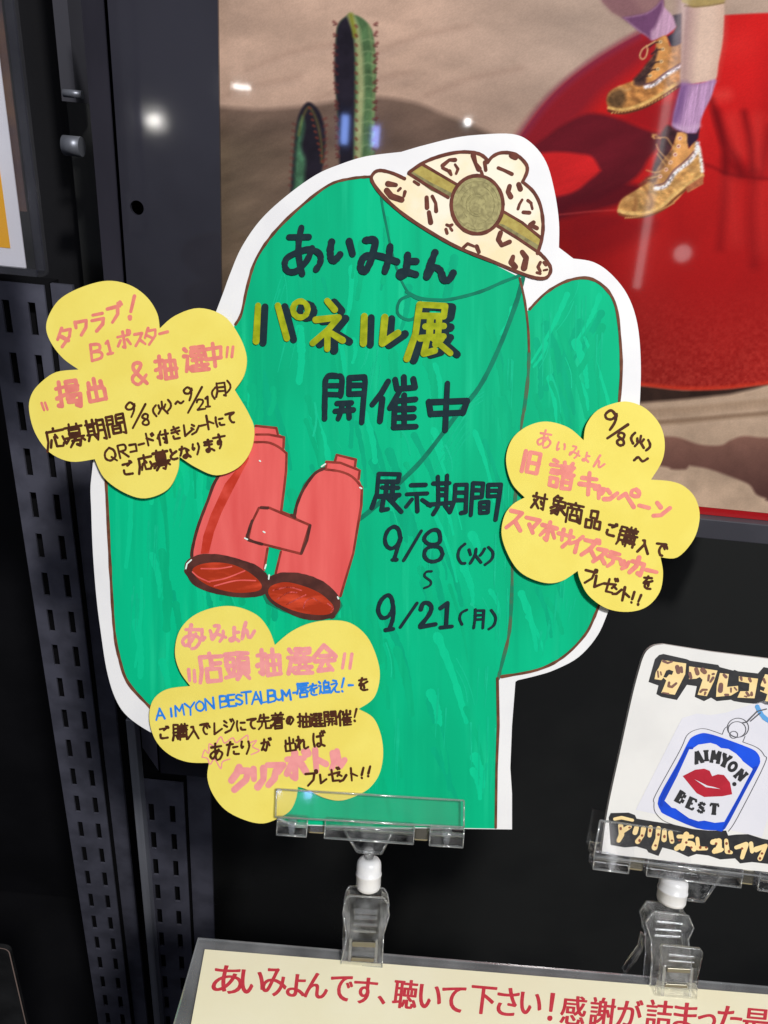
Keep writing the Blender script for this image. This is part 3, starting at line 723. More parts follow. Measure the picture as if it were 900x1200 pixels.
    over(poly(zb('500,694 560,694 577,668 570,720 556,740 520,774 506,740'), 1.4), col(52, 34, 54))
    b2 = cz('462,690 508,696 512,740 522,774 540,752 558,738 574,764 584,810 590,860 596,905') + zb('592,958 516,1000 506,986') + cz('470,1030 440,1058 380,1094 290,1128 200,1130 158,1108 152,1080 175,1036 230,1000 300,952 345,902 380,842 425,790 445,740')
    over(poly(b2, 1.3), var(col(206, 156, 94), nl, .7) * (1 + .45 * (nk - .5))[..., None])
    over(poly(cz('345,935 360,905 400,850 440,790 462,700 500,700 506,750 520,776 556,745 560,790 500,848 450,898 400,962 350,976'), 1.5) * .9, var(col(214, 152, 92), nl, .5))
    over(poly(cz('345,905 390,830 430,780 445,790 410,850 370,900 345,950 300,955 260,965 300,925'), 2) * .85, var(col(110, 74, 54), nk, .8))
    over(poly(cz('158,1080 178,1040 225,1010 240,1050 232,1095 190,1105'), 4) * .5, col(152, 104, 58))
    for t, w_, a in (('232,1018 246,1050 236,1092', 3, .8), ('285,968 310,1010 330,1050 320,1080', 3.4, .7), ('255,1010 290,1020 300,1060', 2.4, .5), ('470,930 500,900 560,880', 3, .5), ('500,860 540,870 570,840', 3, .45), ('420,1000 450,960 480,940', 2.4, .5)):
        over(line(cz(t), w_, 2.6) * a, col(132, 84, 50))
    for t, w_, a in (('200,1040 215,1030 228,1028', 3, .5), ('262,1000 285,1010 300,1040', 3, .45), ('520,880 548,890 570,870', 4, .4), ('440,980 470,955 500,950', 3, .45)):
        over(line(cz(t), w_, 2.6) * a, col(236, 192, 128))
    over(line(cz('348,982 400,968 450,900 510,852 556,800 566,745'), 4.8, 1.6), var(col(220, 210, 214), nf, 1.1)); over(line(cz('344,966 396,950 444,886 504,836 546,790'), 1.3, 1.2) * .85, col(92, 62, 86)); over(line(cz('574,770 584,830 592,892'), 3.6, 1.6), var(col(226, 218, 214), nf, 1.0))
    over(line(cz('158,1100 220,1112 300,1108 380,1074 440,1018 510,966 592,914'), 4.2, 1.3), var(col(220, 178, 112), nk, .4)); over(line(cz('160,1116 220,1130 302,1126 386,1090 446,1036 508,984'), 2.8, 1.2), col(120, 70, 44))
    over(poly(zb('506,974 594,916 596,956 516,1002'), 1.3), var(col(178, 108, 74), nk, .4))
    for i in range(22):
        t = i / 21; x = 190 + 250 * t; y = 1136 - 10 * t - 66 * t * t; over(line(zb(f'{x},{y} {x + 4},{y - 4}'), 1.5, .8), col(196, 146, 90))
    for x, y in ((475, 720), (467, 762), (450, 805), (426, 846), (402, 883), (372, 918)):
        dots(zb(f'{x},{y}'), 2.3, col(236, 206, 190)); dots(zb(f'{x},{y}'), 1.0, col(170, 70, 62))
    for t in ('332,700 345,720 400,716 425,745 452,790', '352,752 370,790 430,850', '300,886 350,898 400,880', '330,712 350,706 372,722', '356,800 400,860', '310,930 372,915', '340,720 336,704 352,700'):
        over(line(cz(t), 1.4, 1) * .85, col(206, 158, 98))
    over(poly(zb('480,-60 760,-60 720,-10 700,16 620,30 540,38 485,10'), 1.5), var(col(164, 142, 92), n3, .2)); over(line(zb('500,30 560,36 640,28 705,14'), 1.6, 1) * .7, col(112, 92, 54))
    img *= (1 + .06 * (np.random.RandomState(77).rand(*X.shape) - .5))[..., None]
    img = np.clip(img * 1.06, 0, 255)
    return img

pp = vert(YP)
px0, px1, py0, py1 = 257.6, 985, -60, 600
# the print is laid out on the poster itself: left edge vertical, bottom edge level
xl, _ = hit(257.5, 150, YP); xr = xl + .46; zb = hit(850, 596.5, YP)[1]; zt = hit(450, -70, YP)[1]
NX, NY = 700, 640
us = np.linspace(xl, xr, NX); vs_ = np.linspace(zb, zt, NY)
UX, VZ = np.meshgrid(us, vs_)
dx, dy, dz = UX - CAM.x, np.full_like(UX, YP - CAM.y), VZ - CAM.z
cr = dx * RT.x + dy * RT.y + dz * RT.z; cu = dx * UP.x + dy * UP.y + dz * UP.z; cf = dx * FW.x + dy * FW.y + dz * FW.z
img = paint_poster(450 + F * cr / cf, 600 - F * cu / cf)
mwp = Matrix.Translation((xl, YP, zb))
poster = empty('poster', mwp, 'large glossy poster of booted feet on a red inflatable, with cacti, behind the cactus board', 'poster')
me = bpy.data.meshes.new('printed_sheet')
vco = np.stack([UX - xl, np.zeros_like(UX), VZ - zb], -1).reshape(-1, 3)
idx = np.arange(NX * NY).reshape(NY, NX)
fc = np.stack([idx[:-1, :-1], idx[:-1, 1:], idx[1:, 1:], idx[1:, :-1]], -1).reshape(-1, 4)
me.vertices.add(len(vco)); me.vertices.foreach_set('co', vco.ravel())
me.loops.add(fc.size); me.loops.foreach_set('vertex_index', fc.ravel())
me.polygons.add(len(fc)); me.polygons.foreach_set('loop_start', np.arange(0, fc.size, 4)); me.polygons.foreach_set('loop_total', np.full(len(fc), 4))
me.update(calc_edges=True)
ca = me.color_attributes.new('ink', 'FLOAT_COLOR', 'POINT')
sc_ = np.clip(img.reshape(-1, 3) / 255, 0, 1)
lc = np.where(sc_ <= .04045, sc_ / 12.92, ((sc_ + .055) / 1.055) ** 2.4)
ca.data.foreach_set('color', np.concatenate([lc, np.ones((len(lc), 1))], 1).astype(np.float32).ravel())
mp_ = bpy.data.materials.new('glossy_poster_print'); mp_.use_nodes = True
nt = mp_.node_tree; b = nt.nodes['Principled BSDF']
an = nt.nodes.new('ShaderNodeVertexColor'); an.layer_name = 'ink'
nt.links.new(an.outputs['Color'], b.inputs['Base Color'])
b.inputs['Roughness'].default_value = .04; b.inputs['Specular IOR Level'].default_value = .5
link('printed_sheet', me, mp_, poster)
box('red_border', 0, xr - xl, -.0005, .0, -.0062, -.0002, M['poster_red'], poster)
box('backing_sheet', -.002, xr - xl, .0015, .005, -.008, zt - zb, M['cavity'], poster)
rail = box('bottom_rail', -.004, xr - xl, -.008, .03, -.0235, -.0066, M['rail'], poster, .0008)

# ------------------------------------------------------------------ left side: side panel, posts, strips, rods
# dark side panel with a round hole
def side_panel():
    zt_, zb_ = hit(180, -80, YS)[1], hit(180, 905, YS)[1]
    x1 = hit(257, 150, YS)[0]; x0 = hit(136, 150, YS)[0]; hx, hz = hit(160.5, 243.5, YS); hr = .0045
    root = empty('side_panel', Matrix.Translation((x1, YS, zb_)), 'glossy dark grey steel side panel with a round hole, left of the poster', 'panel')
    bm = bmesh.new()
    n = 24
    c = (hx - x1, 0, hz - zb_)
    circ = [bm.verts.new((c[0] + hr * math.cos(2 * math.pi * i / n), 0, c[2] + hr * math.sin(2 * math.pi * i / n))) for i in range(n)]
    s = .012
    sq = []
    for i in range(n):
        a = 2 * math.pi * i / n; k = s / max(abs(math.cos(a)), abs(math.sin(a)))
        sq.append(bm.verts.new((c[0] + k * math.cos(a), 0, c[2] + k * math.sin(a))))
    for i in range(n): bm.faces.new([circ[i], circ[(i + 1) % n], sq[(i + 1) % n], sq[i]])
    def rect(a0, a1, b0, b1): bm.faces.new([bm.verts.new(p) for p in ((a0, 0, b0), (a1, 0, b0), (a1, 0, b1), (a0, 0, b1))])
    X0, X1, Z0, Z1 = x0 - x1, 0, 0, zt_ - zb_
    rect(X0, c[0] - s, Z0, Z1); rect(c[0] + s, X1, Z0, Z1); rect(c[0] - s, c[0] + s, Z0, c[2] - s); rect(c[0] - s, c[0] + s, c[2] + s, Z1)
    bmesh.ops.recalc_face_normals(bm, faces=bm.faces[:])
    bm.normal_update()
    for f in bm.faces:
        if f.normal.y > 0: f.normal_flip()
    r = bmesh.ops.extrude_face_region(bm, geom=bm.faces[:])
    for v in [q for q in r['geom'] if isinstance(q, bmesh.types.BMVert)]: v.co.y += .003
    bmesh.ops.recalc_face_normals(bm, faces=bm.faces[:])
    me = bpy.data.meshes.new('face_plate'); bm.to_mesh(me); bm.free()
    link('face_plate', me, M['panel'], root)
    xb0 = hit(103, 100, YS + .03)[0] - x1
    me = bpy.data.meshes.new('folded_edge')
    me.from_pydata([(X0 - .0005, 0, Z0), (X0 - .0005, 0, Z1), (xb0, .03, Z1), (xb0, .03, Z0), (X0 - .0005, .004, Z0), (X0 - .0005, .004, Z1), (xb0, .033, Z1), (xb0, .033, Z0)], [],
                   [(0, 1, 2, 3), (7, 6, 5, 4), (0, 4, 5, 1), (3, 2, 6, 7), (1, 5, 6, 2), (0, 3, 7, 4)])
    link('folded_edge', me, M['bevel'], root)
    box('inner_channel', X0, X1 - .03, .02, .05, Z0 + .001, Z1 - .001, M['cavity'], root)
side_panel()

def post(name, ex0, ex1, yref, Y, c0, c1, slot_px, pitch, zlo, zhi, label, band=None):
    """perforated steel upright; ex0/ex1 its sides and c0/c1 its slot columns at photo row yref"""
    xa, xb = hit(ex0, yref, Y)[0], hit(ex1, yref, Y)[0]
    cols = [hit(c0, yref, Y)[0], hit(c1, yref, Y)[0]]
    root = empty('perforated_post', Matrix.Translation((xa, Y, zlo)), label, 'rack post', 'perforated rack posts on the left')
    sw, shh = .0031, pitch * .31
    zr = hit(c0, slot_px, Y)[1] - zlo
    xs = sorted([0, xb - xa] + [c - xa + d for c in cols for d in (-sw, sw)])
    bm = bmesh.new(); cache = {}
    def V(x, z):
        k = (round(x, 6), round(z, 6))
        if k not in cache: cache[k] = bm.verts.new((x, 0, z))
        return cache[k]
    H = zhi - zlo
    zs = [0.0]; holes = []
    z = zr - math.floor(zr / pitch) * pitch
    while z + shh < H:
        if z - shh > 0: zs += [z - shh, z + shh]; holes.append((len(zs) - 2))
        z += pitch
    zs.append(H); hs = set(holes)
    for j in range(len(zs) - 1):
        for i in range(len(xs) - 1):
            if i in (1, 3) and j in hs: continue
            bm.faces.new([V(xs[i], zs[j]), V(xs[i + 1], zs[j]), V(xs[i + 1], zs[j + 1]), V(xs[i], zs[j + 1])])
    bm.normal_update()
    for f in bm.faces:
        if f.normal.y > 0: f.normal_flip()
    r = bmesh.ops.extrude_face_region(bm, geom=bm.faces[:])
    for v in [q for q in r['geom'] if isinstance(q, bmesh.types.BMVert)]: v.co.y += .0022
    bmesh.ops.recalc_face_normals(bm, faces=bm.faces[:])
    me = bpy.data.meshes.new('slotted_face'); bm.to_mesh(me); bm.free()
    link('slotted_face', me, M['upright'], root)
    box('slot_shade_box', .001, xb - xa - .001, .012, .03, 0, H, M['cavity'], root)  # black box filling the hollow, painted shade behind the slots
    if band:
        bx = hit(band, yref, Y + .012)[0]
        box('side_flange', xb - xa + .001, bx - xa, .010, .014, 0, H, M['upright'], root)
post('perforated_post', 77, 124, 950, YU, 91.5, 112.5, 972, .0435, .02, hit(45, 334, YU)[1], 'dark grey perforated steel post at far left, its top hidden behind the yellow flower card', 148)
post('perforated_post', 169, 219, 1010, YU - .05, 182, 205.5, 1016, .0435, .02, hit(180, 915, YU - .05)[1], 'dark grey perforated steel post below the cactus board, right of the bright steel strip', 249)
def strip():
    Y = YU - .07; xa, xb = hit(157, 950, Y)[0], hit(166.5, 950, Y)[0]
    zt_ = hit(160, 845, Y)[1]
    root = empty('steel_strip', Matrix.Translation((xa, Y, .02)), 'shiny brushed steel strip standing between the two perforated posts', 'metal strip')
    box('bright_strip', 0, xb - xa, 0, .012, 0, zt_ - .02, M['chrome'], root, .0008)
strip()
def rods():
    for i, (y0, y1) in enumerate(((104, 116), (158, 184))):
        Y = .60; (xa, zt_), (xb, zb_) = hit(74, y0, Y), hit(97, y1, Y)
        r = (zt_ - zb_) / 2
        bm = bmesh.new(); bmesh.ops.create_cone(bm, cap_ends=True, segments=24, radius1=r, radius2=r, depth=xb - xa)
        bmesh.ops.rotate(bm, verts=bm.verts, matrix=Matrix.Rotation(math.pi / 2, 3, 'Y'))
        me = bpy.data.meshes.new('metal_rod'); bm.to_mesh(me); bm.free()
        for p in me.polygons: p.use_smooth = len(p.vertices) == 4
        o = link('metal_rod', me, M['chrome']); o.location = ((xa + xb) / 2, Y, (zt_ + zb_) / 2)
        tag(o, ('thin grey metal rod in the upper part of the gap beside the side panel', 'thicker shiny metal rod lower in the gap beside the side panel')[i], 'metal rod')
rods()
dp = box('dark_divider', hit(95, 100, .62)[0] - .11, hit(95, 100, .62)[0] + .3, .70, .72, .004, 2.2, M['floor'])
tag(dp, 'dark steel divider deep behind the perforated posts', 'panel')
gb = box('grey_bar', hit(67, 60, .615)[0], hit(84, 60, .615)[0], .615, .64, hit(70, 118, .615)[1], 2.2, M['rail'])
tag(gb, 'plain grey vertical bar in the gap at top left', 'metal bar')

# clear leaflet holders at the left edge
def rounded(pts, r, k=6):
    out = []; n = len(pts)
    for i in range(n):
        p, a, c = Vector(pts[i]), Vector(pts[i - 1]), Vector(pts[(i + 1) % n])
        da, dc = (a - p).normalized(), (c - p).normalized()
        rr = min(r, (a - p).length * .45, (c - p).length * .45)
        q0, q1 = p + da * rr, p + dc * rr
        for j in range(k + 1):
            t = j / k; q = q0 * (1 - t) ** 2 + p * 2 * t * (1 - t) + q1 * t * t
            out.append((q.x, q.y))
    return out
def leaflet_holder():
    Y = .43; pl = vert(Y)
    def L(px, py): return pl.uv(px, py)
    xr_, zb_ = L(59, 324); xp, _ = L(31, 318)
    xl_, zt_ = xr_ - .13, zb_ + .24
    root = empty('leaflet_holder', Matrix.Translation((0, Y, 0)) @ Matrix.Rotation(math.pi / 2, 4, 'X'), 'clear acrylic leaflet holder with white and amber paper at the top left', 'leaflet holder')
    slab('clear_pocket', rounded([(xl_, zb_), (xr_, zb_), (xr_, zt_), (xl_, zt_)], .004), .001, .004, M['clear'], root)
    # thick polished edges of the pocket
    slab('pocket_edge', [(xr_ - .0045, zb_ + .004), (xr_ - .0002, zb_ + .004), (xr_ - .0002, zt_ - .004), (xr_ - .0045, zt_ - .004)], .0042, .0062, M['pocket_edge'], root)
    slab('pocket_edge', [(xl_ + .004, zb_ + .0002), (xr_ - .005, zb_ + .0002), (xr_ - .005, zb_ + .0042), (xl_ + .004, zb_ + .0042)], .0042, .0062, M['pocket_edge'], root)
    px_, pz = L(30, 314)
    zt2 = L(1, 42)[1] 
    sheet = slab('paper_sheet', [(xl_ + .01, pz), (px_, pz), (px_, zt2), (xl_ + .01, zt2)], -.0012, -.0004, M['white_paper'], root)
    ax, az = L(12, 291); at_ = L(3, 190)[1]
    slab('amber_block', [(xl_ + .016, az), (ax, az), (ax, at_), (xl_ + .016, at_)], -.0003, -.00015, M['amber'], sheet)
    slab('rear_leaflet', [(xl_ + .008, pz + .03), (L(22, 200)[0], pz + .03), (L(22, 200)[0], zt_ - .006), (xl_ + .008, zt_ - .006)], -.004, -.0032, mat('brown_printed_leaflet', rgb(104, 76, 58), .4, .4, c2=rgb(66, 56, 66), scale=22), root)
leaflet_holder()
def lower_holder():
    Y = .34; pl = vert(Y)
    xr_, zt_ = pl.uv(13, 1107); 
    root = empty('acrylic_stand', Matrix.Translation((0, Y, 0)) @ Matrix.Rotation(math.pi / 2, 4, 'X'), 'rounded corner of a smoky clear acrylic stand at the bottom left edge', 'acrylic stand')
    out = rounded([(xr_ - .12, zt_ - .25), (xr_, zt_ - .25), (xr_, zt_), (xr_ - .12, zt_)], .006)
    slab('smoky_sheet', out, 0, .003, clear_sheet('smoky_acrylic', (.35, .35, .38), .06, .02), root)
    a = .0009
    inn = rounded([(xr_ - .12 + a, zt_ - .25 + a), (xr_ - a, zt_ - .25 + a), (xr_ - a, zt_ - a), (xr_ - .12 + a, zt_ - a)], .0054)
    bm = bmesh.new(); o_ = [bm.verts.new((*p, .0032)) for p in out]; i_ = [bm.verts.new((*p, .0032)) for p in inn]
    for k in range(len(out)): bm.faces.new([o_[k], o_[(k + 1) % len(out)], i_[(k + 1) % len(out)], i_[k]])
    me = bpy.data.meshes.new('polished_edge'); bm.to_mesh(me); bm.free()
    link('polished_edge', me, mat('polished_edge', rgb(150, 130, 122), .3, .5), root)
lower_holder()

# ------------------------------------------------------------------ the cactus board
BP = Plane(at(450, 970, D0), RT, -FW)
board = empty('cactus_board', BP.mw(), 'big hand-painted green cactus cut-out board with a leopard hat, red binoculars and lettering', 'sign board')
white = P('600,972 600,930 598,900 600,850 603,812 604,799') + smooth(P('607,797 628,792 650,785 678,770 700,745 713,716 726,682 738,640 746,560 749,490 751,430 747,380 735,345 715,320 695,307 672,303'), False) \
    + smooth(P('655,290 655,260 650,225 640,190 622,167 600,157 560,158 530,162 490,172'), False) + smooth(P('470,178 430,183 400,192 370,205 335,230 305,258 283,290 270,320 262,342'), False) \
    + smooth(P('240,400 180,450 120,510 107,560 107,600 109,650 113,700 118,740 125,785 135,818 150,840 180,860 215,874'), False) + P('262,895 285,945 345,967 450,970')
BT = .005
slab('white_board', [BP.uv(x, y) for x, y in white], -BT, 0, M['board'], board)
body = smooth(P('434,207 412,209 385,218 350,245 320,275 300,305 290,335 283,365 250,420 190,470 140,530 125,575 127,620 130,680 134,740 140,772 150,800 175,828 210,852'), False, 4) \
    + P('268,890 290,940 345,966 450,969') + P('582,971 583,900 584,850 582,800') + smooth(P('584,785 595,745 598,690 604,600 610,500 617,450 620,400 617,360 609,325'), False, 4) + P('540,290 480,245 440,215')
a = Art(); a.fill(body); bodyo = a.build('cactus_body', BP, .0001, M['green'], board)
armp = smooth(P('621,362 640,343 665,329 690,326 710,338 722,360 727,400 728,440 724,490 722,560 718,640 708,690 697,720 685,745 660,770 630,785 588,793'), False, 4) + smooth(P('576,784 590,745 592,690 598,600 604,500 611,450 614,400 613,368'), False, 3)
a = Art(); a.fill(armp); armo = a.build('cactus_arm', BP, .00012, M['green'], board)
rn = random.Random(7)
a = Art()
for st in '~434,207 412,209 385,217 350,244 320,274 300,304 290,335 283,367 276,380|~124,560 126,600 130,680 134,740 140,772 150,800 175,828 190,842|~621,362 640,343 665,329 690,326 710,338 722,360 727,400 728,440 724,490|~709,690 697,722 685,745 660,770 630,785 588,793|583,795 584,850 582,900 581,970'.split('|'):
    a.row(); trace(a, st, (0, 0, 1), 3.4, rnd=rn, jit=.2)
a.row(); trace(a, '~609,326 615,352 619,385 620,412', (0, 0, 1), 2.6, rnd=rn)
a.build('outline', BP, .0003, M['outline'], board)
a = Art()
trace(a, '~620,410 619,440 615,475 611,500 606,560 601,620 600,690 597,740 589,775 584,795', (0, 0, 1), 3.6, rnd=rn, jit=.3)
a.build('dividing_line', BP, .00028, M['outline_green'], board)
# dry-brush streaks
a = Art(); a2 = Art()
for x, y, dx, dy in ((586, 640, -2, 60), (590, 700, -3, 70), (596, 560, -1, 40), (575, 850, -2, 60), (566, 790, -3, 50), (555, 860, 0, 70), (560, 470, -28, 20), (548, 500, -40, 60), (500, 640, -5, 60), (668, 715, -4, 22), (655, 690, -3, 40), (640, 740, -4, 26), (700, 400, -2, 50),
                     (440, 900, -4, 50), (470, 850, -5, 90), (520, 820, -4, 70), (330, 330, -12, 40), (345, 380, -14, 60), (160, 690, -3, 60), (180, 620, -4, 70), (215, 570, -12, 60), (240, 620, -8, 30), (440, 420, -6, 40), (600, 430, -2, 60), (640, 380, -1, 90), (680, 360, -1, 70), (455, 560, -3, 20), (590, 900, -2, 40)):
    if x > 581 and y > 790: x -= 16
    for k in range(4):
        ox, oy = rn.uniform(-7, 7), rn.uniform(-14, 14); f = rn.uniform(.4, 1)
        (a2 if x > 624 else a).stroke([(x + ox, y + oy), (x + ox + dx * f * .5, y + oy + dy * f * .5), (x + ox + dx * f, y + oy + dy * f)], rn.uniform(1.0, 2.6), rn.uniform(.3, .9), True, rn)
def inside(pt, pg):
    c = False
    for i in range(len(pg)):
        (x0, y0), (x1, y1) = pg[i - 1], pg[i]
        if (y0 > pt[1]) != (y1 > pt[1]) and pt[0] < (x1 - x0) * (pt[1] - y0) / (y1 - y0) + x0: c = not c
    return c
rb = random.Random(21)
for ti, (tint, tint2, cnt) in enumerate(((rgb(0, 166, 122), rgb(0, 174, 128), 40), (rgb(4, 194, 142), rgb(8, 200, 146), 46), (rgb(0, 172, 122), rgb(4, 182, 130), 60), (rgb(20, 194, 146), rgb(10, 188, 138), 20))):
    mm = mat('marker_stroke_green', tint, .65, .08, c2=tint2, scale=260, stretch=(1, .08, 1), lo=.35, hi=.65)
    for pg, ob, sh in ((body, bodyo, 1.0), (armp, armo, .35)):
        aa = Art(); n_ = 0; tries = 0
        xs_ = [p[0] for p in pg]; ys_ = [p[1] for p in pg]
        while n_ < cnt * sh and tries < 4000:
            tries += 1
            x, y = rb.uniform(min(xs_), max(xs_)), rb.uniform(min(ys_), max(ys_)); L = rb.uniform(25, 110) * (1.0 if ti < 3 else .5)
            lean = (x - 380) * .0009 * (1 if y < 420 else -.4) + rb.uniform(-.06, .06) + (-.10 if y > 500 else 0)
            w_ = rb.uniform(4, 11) if ti < 3 else rb.uniform(.8, 3)
            pts = [(x - lean * L * (t - .5) * 2 + 3 * math.sin(t * 3), y + L * (t - .5)) for t in (0, .25, .5, .75, 1)]
            if not all(inside((px_ + dx_, py_), pg) for px_, py_ in pts for dx_ in (-w_, w_)): continue
            aa.stroke(pts, w_, w_ * rb.uniform(.3, .9), True, rb, .22); n_ += 1
        if aa.v: aa.build('strokes', BP, .00013 + ti * .00001 + (.00001 if ob is armo else 0), mm, board, into=ob)
DB = mat('dry_brush_green', rgb(4, 184, 136), .65, .1, c2=rgb(22, 194, 146), scale=120, lo=.5, hi=.75)
a.build('streaks', BP, .0002, DB, board, into=bodyo); a2.build('streaks', BP, .0002, DB, board, into=armo)
# cord and strap
z3 = (420, 190, 2.667)
a = Art()
trace(a, '~70,95 76,140 88,200 105,280 130,360 160,412 190,430', z3, 7, rnd=rn); trace(a, '~150,405 190,424 240,430 290,428 380,405 450,375 510,352', z3, 10, rnd=rn)
trace(a, '~195,430 190,465 170,490 145,490 122,470 130,432 165,415', z3, 9, rnd=rn)
trace(a, '~515,362 505,400 490,450 440,580 380,700 300,800 200,930 120,1010 60,1070 5,1115', z3, 14, rnd=rn)
a.build('neck_cord', BP, .00035, M['cord'], board)
# hat
zh = (420, 150, 3.75)
hatpts = smooth(P('60,230 66,200 95,186 150,198 200,222', zh), False) + P('215,205', zh) + smooth(P('225,192 290,150 370,120 450,105 520,110 555,128 572,150', zh), False) \
    + smooth(P('590,125 630,108 690,115 735,155 740,190 722,235', zh), False) + smooth(P('770,280 800,340 812,420 806,500 795,545', zh), False) + smooth(P('835,585 846,625 830,655 790,662 720,640 600,590 450,530 330,465 200,380 110,300 70,255', zh), False)
a = Art(); a.fill(hatpts); hat = a.build('leopard_hat', BP, .0004, M['cream'], board)
a = Art(); a.fill(P('225,195 280,160 360,205 440,250 400,303 330,270', zh)); a.row(); a.fill(P('640,368 720,415 806,482 796,535 700,480 612,428', zh))
a.build('hat_band', BP, .0005, M['gold_band'], hat)
a = Art(); a.fill(P('222,205 235,190 320,240 420,290 395,308 320,275', zh)); a.row(); a.fill(P('612,418 640,425 720,472 800,520 795,540 700,486', zh)); a.build('band_shade', BP, .00056, M['gold_dark'], hat)
a = Art(); a.disc((420 + 522 / 3.75, 150 + 337 / 3.75), 112 / 3.75, 40, 1.1); a.build('hat_badge', BP, .0006, M['gold'], hat)
a = Art()
for r in range(16):
    t = rn.uniform(.15, .95); ang = rn.uniform(0, 6.28)
    pts = [(420 + (522 + 108 * t * math.cos(ang + i * .22)) / 3.75, 150 + (337 + 120 * t * math.sin(ang + i * .22)) / 3.75) for i in range(8)]
    a.stroke(pts, .7, .4, False, rn)
a.build('badge_scribble', BP, .00066, M['gold_dark'], hat)
a = Art()
trace(a, '~203,222 150,198 95,186 66,200 60,232 110,300 200,380 330,465 450,530 600,590 720,640 790,660 830,655 846,622 830,585 795,548|~222,195 290,150 370,120 450,105 520,110 555,128 570,150|~568,152 590,125 630,108 690,115 735,155 742,190 722,236|~722,236 770,280 800,340 812,420 806,490 788,550', zh, 15, rnd=rn)
trace(a, '222,200 300,250 395,305|283,160 360,205 440,252|640,368 720,415 806,485|612,430 700,484 790,545|540,190 545,205', zh, 13, rnd=rn)
a.ring((420 + 522 / 3.75, 150 + 337 / 3.75), 114 / 3.75, 128 / 3.75, 4.2, n=36)
a.build('outline', BP, .0007, M['hat_line'], hat)
a = Art()
for s, wd in (('130,245 165,250', 22), ('125,275 145,300 190,315', 24), ('185,265 175,275|205,280 200,300', 14), ('300,305 302,350|310,370 318,415', 20), ('325,300 340,330 342,365', 18), ('388,425 400,430 412,425|385,445 390,462|405,440 412,450', 12),
              ('245,235 265,248', 16), ('370,165 400,140 425,140', 18), ('370,175 390,185|400,190 408,205', 16), ('425,160 438,180 430,200', 14), ('505,120 515,155 530,180', 22), ('555,150 560,185', 14),
              ('615,175 640,185 675,202', 16), ('675,120 690,128', 28), ('665,255 658,280 670,302', 22), ('705,248 712,268', 20), ('720,315 708,335 702,355|745,318 760,330', 14), ('760,335 765,355', 14), ('725,370 752,372', 18),
              ('770,415 755,425 785,440', 16), ('625,460 615,490 630,515 665,500', 18), ('680,565 672,590 690,610', 24), ('720,545 738,570 728,615', 24), ('800,590 790,610 800,630|815,590 825,600', 14), ('815,625 830,622', 12), ('462,525 480,508 510,520', 14), ('520,520 530,545', 18), ('785,635 800,640', 12)):
    trace(a, s, zh, wd, rnd=rn, jit=.25)
a.build('spots', BP, .00064, M['hat_line'], hat, into=hat)
# binoculars
zb2 = (205, 490, 3.913)
bl = P('370,30 465,45 475,72 500,85 498,135 512,160 510,240 500,330 490,425', zb2) + P('545,450', zb2) + smooth(P('560,400 585,330 620,270 690,230', zb2), False) + P('690,200 735,195 740,165 830,190 828,220 848,240 845,280 860,320 845,480 820,620 755,815 600,740 465,715 485,605 425,590 412,690 250,650 78,645 80,600 105,500 150,380 200,260 330,120 375,60', zb2)
a = Art(); a.fill(P('425,598 480,612 462,715 430,735 410,690', zb2)); 
a.build('painted_gap', BP, .0004, M['green'], board)
b1 = P('370,35 465,45 475,72 500,85 498,135 512,160 510,240 500,330 488,430 470,520 425,600 412,700 380,690 250,650 78,645 80,600 105,500 150,380 200,260 330,120', zb2)
b2 = P('690,232 695,200 735,195 742,168 830,190 828,220 848,240 845,280 860,320 858,400 840,500 820,620 755,820 600,735 465,715 490,600 548,455 560,400 585,330 620,270', zb2)
b3 = P('385,412 430,410 620,490 580,622 335,560 350,480', zb2)
a = Art(); a.fill(P('420,850 395,800 45,710 60,690 400,780 730,860 755,830 770,860 735,915 640,925 500,890', zb2)); a.fill(P('560,380 590,300 640,245 680,225 600,330 575,420', zb2)); a.build('dark_wash', BP, .00038, M['wash'], board)
a = Art(); a.fill(b1); a.fill(b2); a.fill(b3)
bino = a.build('binoculars', BP, .0005, M['coral'], board)
a = Art(); a.fill(P('335,170 340,185 265,330 215,430 180,520 155,620 118,622 130,540 165,440 230,300', zb2)); a.build('dark_stripe', BP, .00056, M['coral_stripe'], bino)
a = Art()
trace(a, '370,35 465,45 472,72|372,75 430,75 500,88 498,135|~365,110 430,112 480,135 512,162|512,160 510,240 500,330 488,425|735,195 742,168 830,190 826,220|692,232 695,200 760,205 848,240 843,278|~690,235 760,245 815,270 858,318|858,318 855,400 838,500 818,620 760,815|385,412 430,410 618,490 578,622 335,560 352,480 385,412|425,598 410,690|486,612 462,712|488,428 545,452', zb2, 11, rnd=rn)
a.build('outline', BP, .00062, M['coral_line'], bino)
a = Art()
trace(a, '~330,130 200,265 150,380 105,500 80,600 78,640|~548,452 560,395 590,325 640,255 685,230|~355,470 338,520 335,555 400,578|620,492 605,560 580,620|395,410 425,412|535,445 550,455', zb2, 14, rnd=rn)
trace(a, '~58,690 70,660 120,640 200,640 290,660 370,690 415,730 425,760|~425,760 440,740 500,722 580,728 660,755 720,800 745,850 720,905', zb2, 30, rnd=rn)
trace(a, '~55,700 100,760 180,790 280,808 370,808 415,790 425,760|~420,780 440,830 500,870 580,905 650,915 720,900 740,860', zb2, 24, rnd=rn)
a.build('lens_rim', BP, .00068, M['rim'], bino)
a = Art()
a.fill(P('58,690 70,660 120,640 200,640 290,660 370,690 415,730 425,760 415,790 370,808 280,808 180,790 100,760', zb2)); a.row(); a.fill(P('425,760 440,740 500,722 580,728 660,755 720,800 745,850 740,860 720,900 650,915 580,905 500,870 440,830', zb2))
a.build('lens_bed', BP, .0007, M['rim'], bino, into=bino)
a = Art()
a.fill(smooth(P('80,700 105,675 170,662 250,668 320,695 375,735 398,768 385,790 330,800 260,798 170,775 110,740', zb2)))
